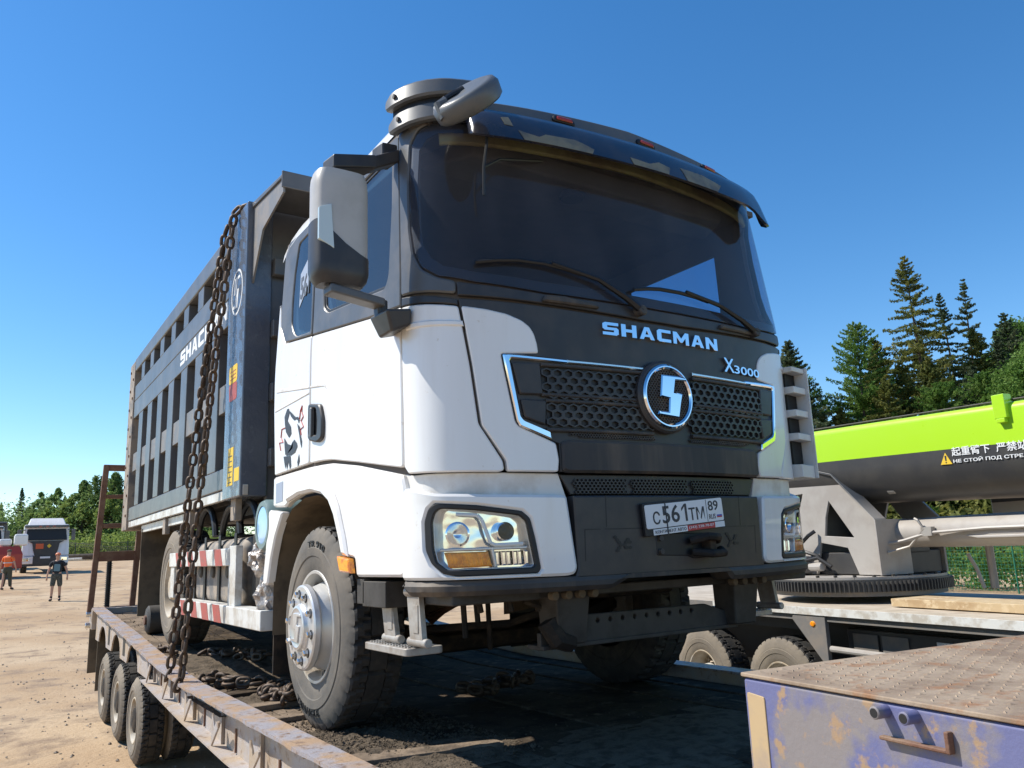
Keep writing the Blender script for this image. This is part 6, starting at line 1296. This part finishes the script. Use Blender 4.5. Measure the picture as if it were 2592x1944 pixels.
# ================= vegetation =================
def quads(R, C_, size, n_):
    # n leaf triangles pairs around centres C_ (N,3) -> verts, faces
    N = len(C_); a = R.normal(size=(N, 3)); a /= np.linalg.norm(a, axis=1)[:, None]; b = R.normal(size=(N, 3)); b -= (b * a).sum(1)[:, None] * a; b /= np.linalg.norm(b, axis=1)[:, None]
    s = size * (.6 + .8 * R.random((N, 1))); a = a * s; b = b * s * .55
    V = np.stack([C_ - a, C_ - b * .9, C_ + a, C_ + b * .9], 1).reshape(-1, 3); F = np.arange(N * 4).reshape(N, 4); return V, F
def mesh_np(name, V, F, m, parent=None):
    me = bpy.data.meshes.new(name); me.vertices.add(len(V)); me.vertices.foreach_set('co', V.astype(np.float32).ravel()); n = len(F); k = F.shape[1]
    me.loops.add(n * k); me.loops.foreach_set('vertex_index', F.astype(np.int32).ravel()); me.polygons.add(n); me.polygons.foreach_set('loop_start', np.arange(0, n * k, k, dtype=np.int32)); me.update(calc_edges=True)
    me.materials.append(M[m]); return link(name, me, parent)
def tree(name, label, x, y, H, rad, m, seed, dens_=1.0, leaf=.16, kind='spruce', base=.06, group=None):
    R = np.random.default_rng(seed); z0 = ground_z(x, y) - .1; r = root(name, label, 'tree', (x, y, z0), group=group); O = np.array([x, y, z0])
    lean = R.normal(size=2) * .012 * H
    def axis(h): t = h / H; return np.array([lean[0] * t * t, lean[1] * t * t, h])
    g = G(); g.tube([tuple(axis(H * t) + O) for t in (0, .25, .5, .75, .97)], [.02 * H * .55, .018 * H * .5, .012 * H * .5, .007 * H * .5, .01], 8); tr = g.build('trunk', 'bark', r)
    Cs = []; br = G(); h = H * base
    if kind in ('spruce', 'larch'):
        while h < H * .985:
            t = h / H; nb = int(5 + R.integers(0, 4)); prof = (1 - t) ** (.6 if kind == 'larch' else .92) * (1 if t > .15 else .75 + t) + .006
            for _ in range(nb):
                az = R.random() * 6.283; Lb = rad * prof * (.55 + .6 * R.random()); el_ = ((.55 if kind == 'larch' else .35) if t > .8 else (.45 * t + .05 if kind == 'larch' else .05 - .28 * (1 - t))) + R.normal() * .12
                tip = np.array([math.cos(az) * Lb, math.sin(az) * Lb, math.sin(el_) * Lb]); a = axis(h)
                n = max(3, int(dens_ * (4 + Lb * 13))); u = R.random(n) ** .7
                droop = np.stack([np.zeros(n), np.zeros(n), -.10 * Lb * u ** 2 + .10 * Lb * u ** 4], 1)
                side = np.array([-math.sin(az), math.cos(az), 0]); wd = (.05 + .18 * Lb) * (1 - u * .75)
                P = a + tip * u[:, None] + droop + side * (R.uniform(-1, 1, n) * wd)[:, None] + np.stack([np.zeros(n), np.zeros(n), R.normal(size=n) * (.02 + .02 * min(Lb, 2)) - .03], 1)
                Cs.append(P)
                if Lb > .5 and R.random() < .5: br.tube([tuple(a + O), tuple(a + tip * .95 + O)], [.012 * Lb + .01, .006], 4, caps=False)
            h += H * (.016 + .018 * R.random()) * (1.2 if t < .5 else .8 if t < .85 else .5)
    else:
        nc = int(26 * dens_)
        for _ in range(nc):
            t = .14 + .84 * R.random(); prof = (math.sin(math.pi * min(1, (t + .02)) ** .8)) if kind == 'round' else (1 - t) ** .7 + .08
            az = R.random() * 6.283; d = rad * prof * (.35 + .65 * R.random() ** .5); c = axis(H * t) + np.array([math.cos(az) * d, math.sin(az) * d, 0]); s = rad * (.12 + .18 * R.random()) * (.6 + .5 * (1 - t))
            n = int(150 * dens_ ** .3); q = R.normal(size=(n, 3)); q /= np.linalg.norm(q, axis=1)[:, None]; P = c + q * s * (R.random((n, 1)) ** .4) * (1, 1, 1.15); Cs.append(P)
            br.tube([tuple(axis(H * max(.05, t - .12)) + O), tuple(c + O)], [.03 + .004 * H, .01], 4, caps=False)
    C_ = np.concatenate(Cs); lf_ = leaf * (1.05 - .45 * (C_[:, 2:3] / H)) if kind in ('spruce', 'larch') else leaf; V, F = quads(R, C_, lf_, 1); cr = mesh_np('crown', V, F, m, r); 
    if br.v: br.build('branches', 'bark', tr, fixn=False, kind='stuff')
    return r
SP = [  # x, y, top z, radius, kind, material
 (50.3, 25.4, 20.1, 4.6, 'spruce', 'spruce', 'tallest spruce on the right, open drooping branches against the sky'),
 (58.3, 26.2, 19.9, 3.0, 'spruce', 'spruce_blue', 'thin dark spruce top right of the tallest spruce'),
 (54.5, 25.4, 18.2, 2.6, 'spruce', 'spruce_blue', 'dark spruce close against the right side of the tallest spruce'),
 (42.9, 25.5, 14.2, 2.6, 'larch', 'larch', 'bright green full tree left of the tallest spruce'),
 (38.0, 26.6, 13.0, 3.0, 'spruce', 'spruce_blue', 'bluish spruce rising just behind the dump truck cab edge'),
 (52.8, 21.5, 14.0, 1.8, 'spruce', 'spruce_blue', 'narrow dark spruce in front of the bright tree at the right'),
 (57.9, 22.7, 15.1, 3.8, 'round', 'larch', 'rounded bright green tree near the right edge'),
 (50.6, 17.6, 16.6, 3.4, 'spruce', 'spruce_blue', 'spruce at the right edge with only a branch tip in view'),
 (42.1, 23.4, 10.5, 2.6, 'spruce', 'spruce', 'short olive spruce in front of the bright tree'),
 (44.8, 23.7, 11.7, 2.6, 'spruce', 'spruce', 'olive young spruce below the tallest spruce, left one'),
 (47.1, 23.3, 12.1, 2.9, 'spruce', 'spruce', 'olive young spruce below the tallest spruce, right one'),
 (49.4, 21.9, 11.3, 2.9, 'spruce', 'spruce_blue', 'dark bushy spruce behind the lime boom middle'),
 (48.3, 20.5, 10.4, 2.9, 'larch', 'larch', 'green bushy tree low behind the rope guide of the boom'),
 (46.1, 30.7, 9.7, 2.5, 'spruce', 'spruce_blue', 'low dark tree in the gap beside the truck louvres'),
 (41.0, 29.4, 10.8, 2.8, 'spruce', 'spruce', 'olive spruce right behind the truck louvres'),
 (48.5, 17.5, 12.0, 3.2, 'round', 'larch', 'bushy bright tree at the right edge behind the boom'),
 (53.1, 31.2, 13.0, 2.6, 'larch', 'larch', 'bright tree behind the olive spruces, left side'),
 (56.1, 28.4, 16.0, 3.0, 'spruce', 'spruce', 'olive spruce filling behind the tallest spruce'),
 (53.0, 23.0, 14.6, 3.2, 'spruce', 'spruce', 'olive spruce filling right of the tallest spruce'),
 (49.0, 27.5, 14.8, 3.4, 'spruce', 'spruce', 'olive spruce standing just left of and behind the tallest spruce'),
 (55.5, 22.0, 15.8, 3.4, 'spruce', 'spruce_blue', 'dark spruce filling below the two thin spruce tops'),
 (44.0, 21.3, 9.6, 2.6, 'larch', 'larch', 'low bright tree behind the boom left of the rope guide'),
 (40.5, 25.3, 8.6, 2.6, 'spruce', 'spruce', 'low olive spruce just above the boom near the truck'),
 (40.0, 28.0, 12.0, 3.0, 'larch', 'larch', 'bright feathery tree beside the bluish spruce at the cab edge'),
 (56.0, 18.5, 15.5, 3.4, 'spruce', 'spruce', 'olive spruce at the right edge behind the bushy tree'),
 (46.0, 26.5, 12.5, 3.0, 'spruce', 'spruce', 'olive spruce between the bright tree and the tallest spruce'),
]
for i, (x, y, zt, rd, kd, m, lb_) in enumerate(SP):
    H = zt - ground_z(x, y); rd *= 1.45 if i < 3 else 1.6; d = 5.2 if i in (0, 1, 2, 4) else 5.6
    tree('spruce_tree' if kd == 'spruce' else 'leafy_tree', lb_, x, y, H, rd, m, 100 + i, d if kd in ('spruce', 'larch') else 12, .11 if kd == 'spruce' else .10, kd, group=None)
LW = [(2.5, 126.6, 12.2, 1.9, 'spruce'), (4.8, 127.5, 11.4, 2.4, 'round'), (6.8, 126.1, 11.8, 2.4, 'round'), (8.2, 132.6, 11.6, 2.0, 'spruce'), (9.7, 121.5, 12.6, 2.6, 'round'), (10.5, 118.5, 13.2, 2.4, 'larch'), (11.9, 122.4, 13.6, 2.6, 'spruce'), (13.4, 121.2, 13.9, 2.8, 'round'), (15.2, 117.6, 13.9, 2.6, 'spruce'), (.5, 138.1, 10.9, 2.0, 'spruce'), (-3.3, 140.2, 11.6, 2.6, 'round'), (-6.7, 138.5, 12.8, 2.6, 'spruce'), (17.7, 118.2, 14.6, 3, 'round'), (20.3, 116.3, 15, 3, 'spruce'), (5.6, 122, 9.5, 2.6, 'round'), (7.8, 119, 9.8, 2.8, 'round'), (12.5, 115, 10.5, 2.8, 'round'), (9.2, 116, 9.0, 2.6, 'round'), (3.6, 123, 8.2, 2.4, 'round'), (16.5, 113, 11, 3, 'round'), (23, 114, 15, 3, 'round')]
nm = ['leftmost pointed spruce above the parked trucks', 'rounded birch next to the pointed spruce of the left wood', 'second rounded birch of the left wood', 'thin spruce tip between two rounded birches', 'broad birch in the middle of the left wood', 'taller bright larch of the left wood', 'highest pointed spruce of the left wood', 'broad birch left of the folded ramps', 'spruce seen through the folded loading ramp', 'distant spruce at the left edge', 'distant birch outside the left edge', 'distant spruce far outside the left edge', 'large birch hidden behind the dump body rear post', 'spruce hidden behind the dump body', 'low birch above the white truck roof', 'low yellow-green birch right of the white truck', 'low yellow-green birch behind the bar fence near the ramp', 'small birch in the front row of the left wood', 'small birch above the rear parked truck', 'low birch behind the ramp rungs', 'far birch behind the middle of the dump body']
for i, (x, y, zt, rd, kd) in enumerate(LW):
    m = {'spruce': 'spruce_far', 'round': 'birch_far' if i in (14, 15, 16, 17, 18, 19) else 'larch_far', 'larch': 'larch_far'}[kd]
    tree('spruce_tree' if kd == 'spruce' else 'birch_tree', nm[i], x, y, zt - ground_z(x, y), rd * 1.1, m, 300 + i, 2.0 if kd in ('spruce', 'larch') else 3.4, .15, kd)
def shrubs(name, label, p0, p1, h, w_, m, n, seed, leaf):
    R = np.random.default_rng(seed); a, b = np.array(p0), np.array(p1); C_ = []
    for _ in range(n):
        t = R.random(); q = a + (b - a) * t; c = np.array([q[0] + R.normal() * w_, q[1] + R.normal() * w_, 0]); hh = h * (.45 + .6 * R.random()); c[2] = ground_z(c[0], c[1]) + hh * (.3 + .35 * R.random()); s = .5 * hh
        P = R.normal(size=(140, 3)); P /= np.linalg.norm(P, axis=1)[:, None]; C_.append(c + P * s * R.random((140, 1)) ** .35)
    C_ = np.concatenate(C_); V, F = quads(R, C_, leaf, 1); o = mesh_np(name, V, F, m); o['kind'] = 'stuff'; o['label'] = label; o['category'] = 'undergrowth'; return o
shrubs('hedge', 'green undergrowth behind the wire mesh fence on the right', (26, 28), (32.5, -4), 2.2, .9, 'larch', 170, 5, .10)
shrubs('undergrowth', 'yellow green undergrowth along the bar fence of the left wood', (2, 114), (26, 102), 3.6, 1.6, 'birch_far', 240, 6, .15)
shrubs('undergrowth', 'dark undergrowth at the foot of the right-hand spruces', (36, 33), (50, 8), 5.0, 2.2, 'spruce', 260, 7, .16)
shrubs('undergrowth', 'dense green wood filling between the trees of the left wood', (-8, 130), (26, 112), 8.0, 2.2, 'larch_far', 420, 8, .20)
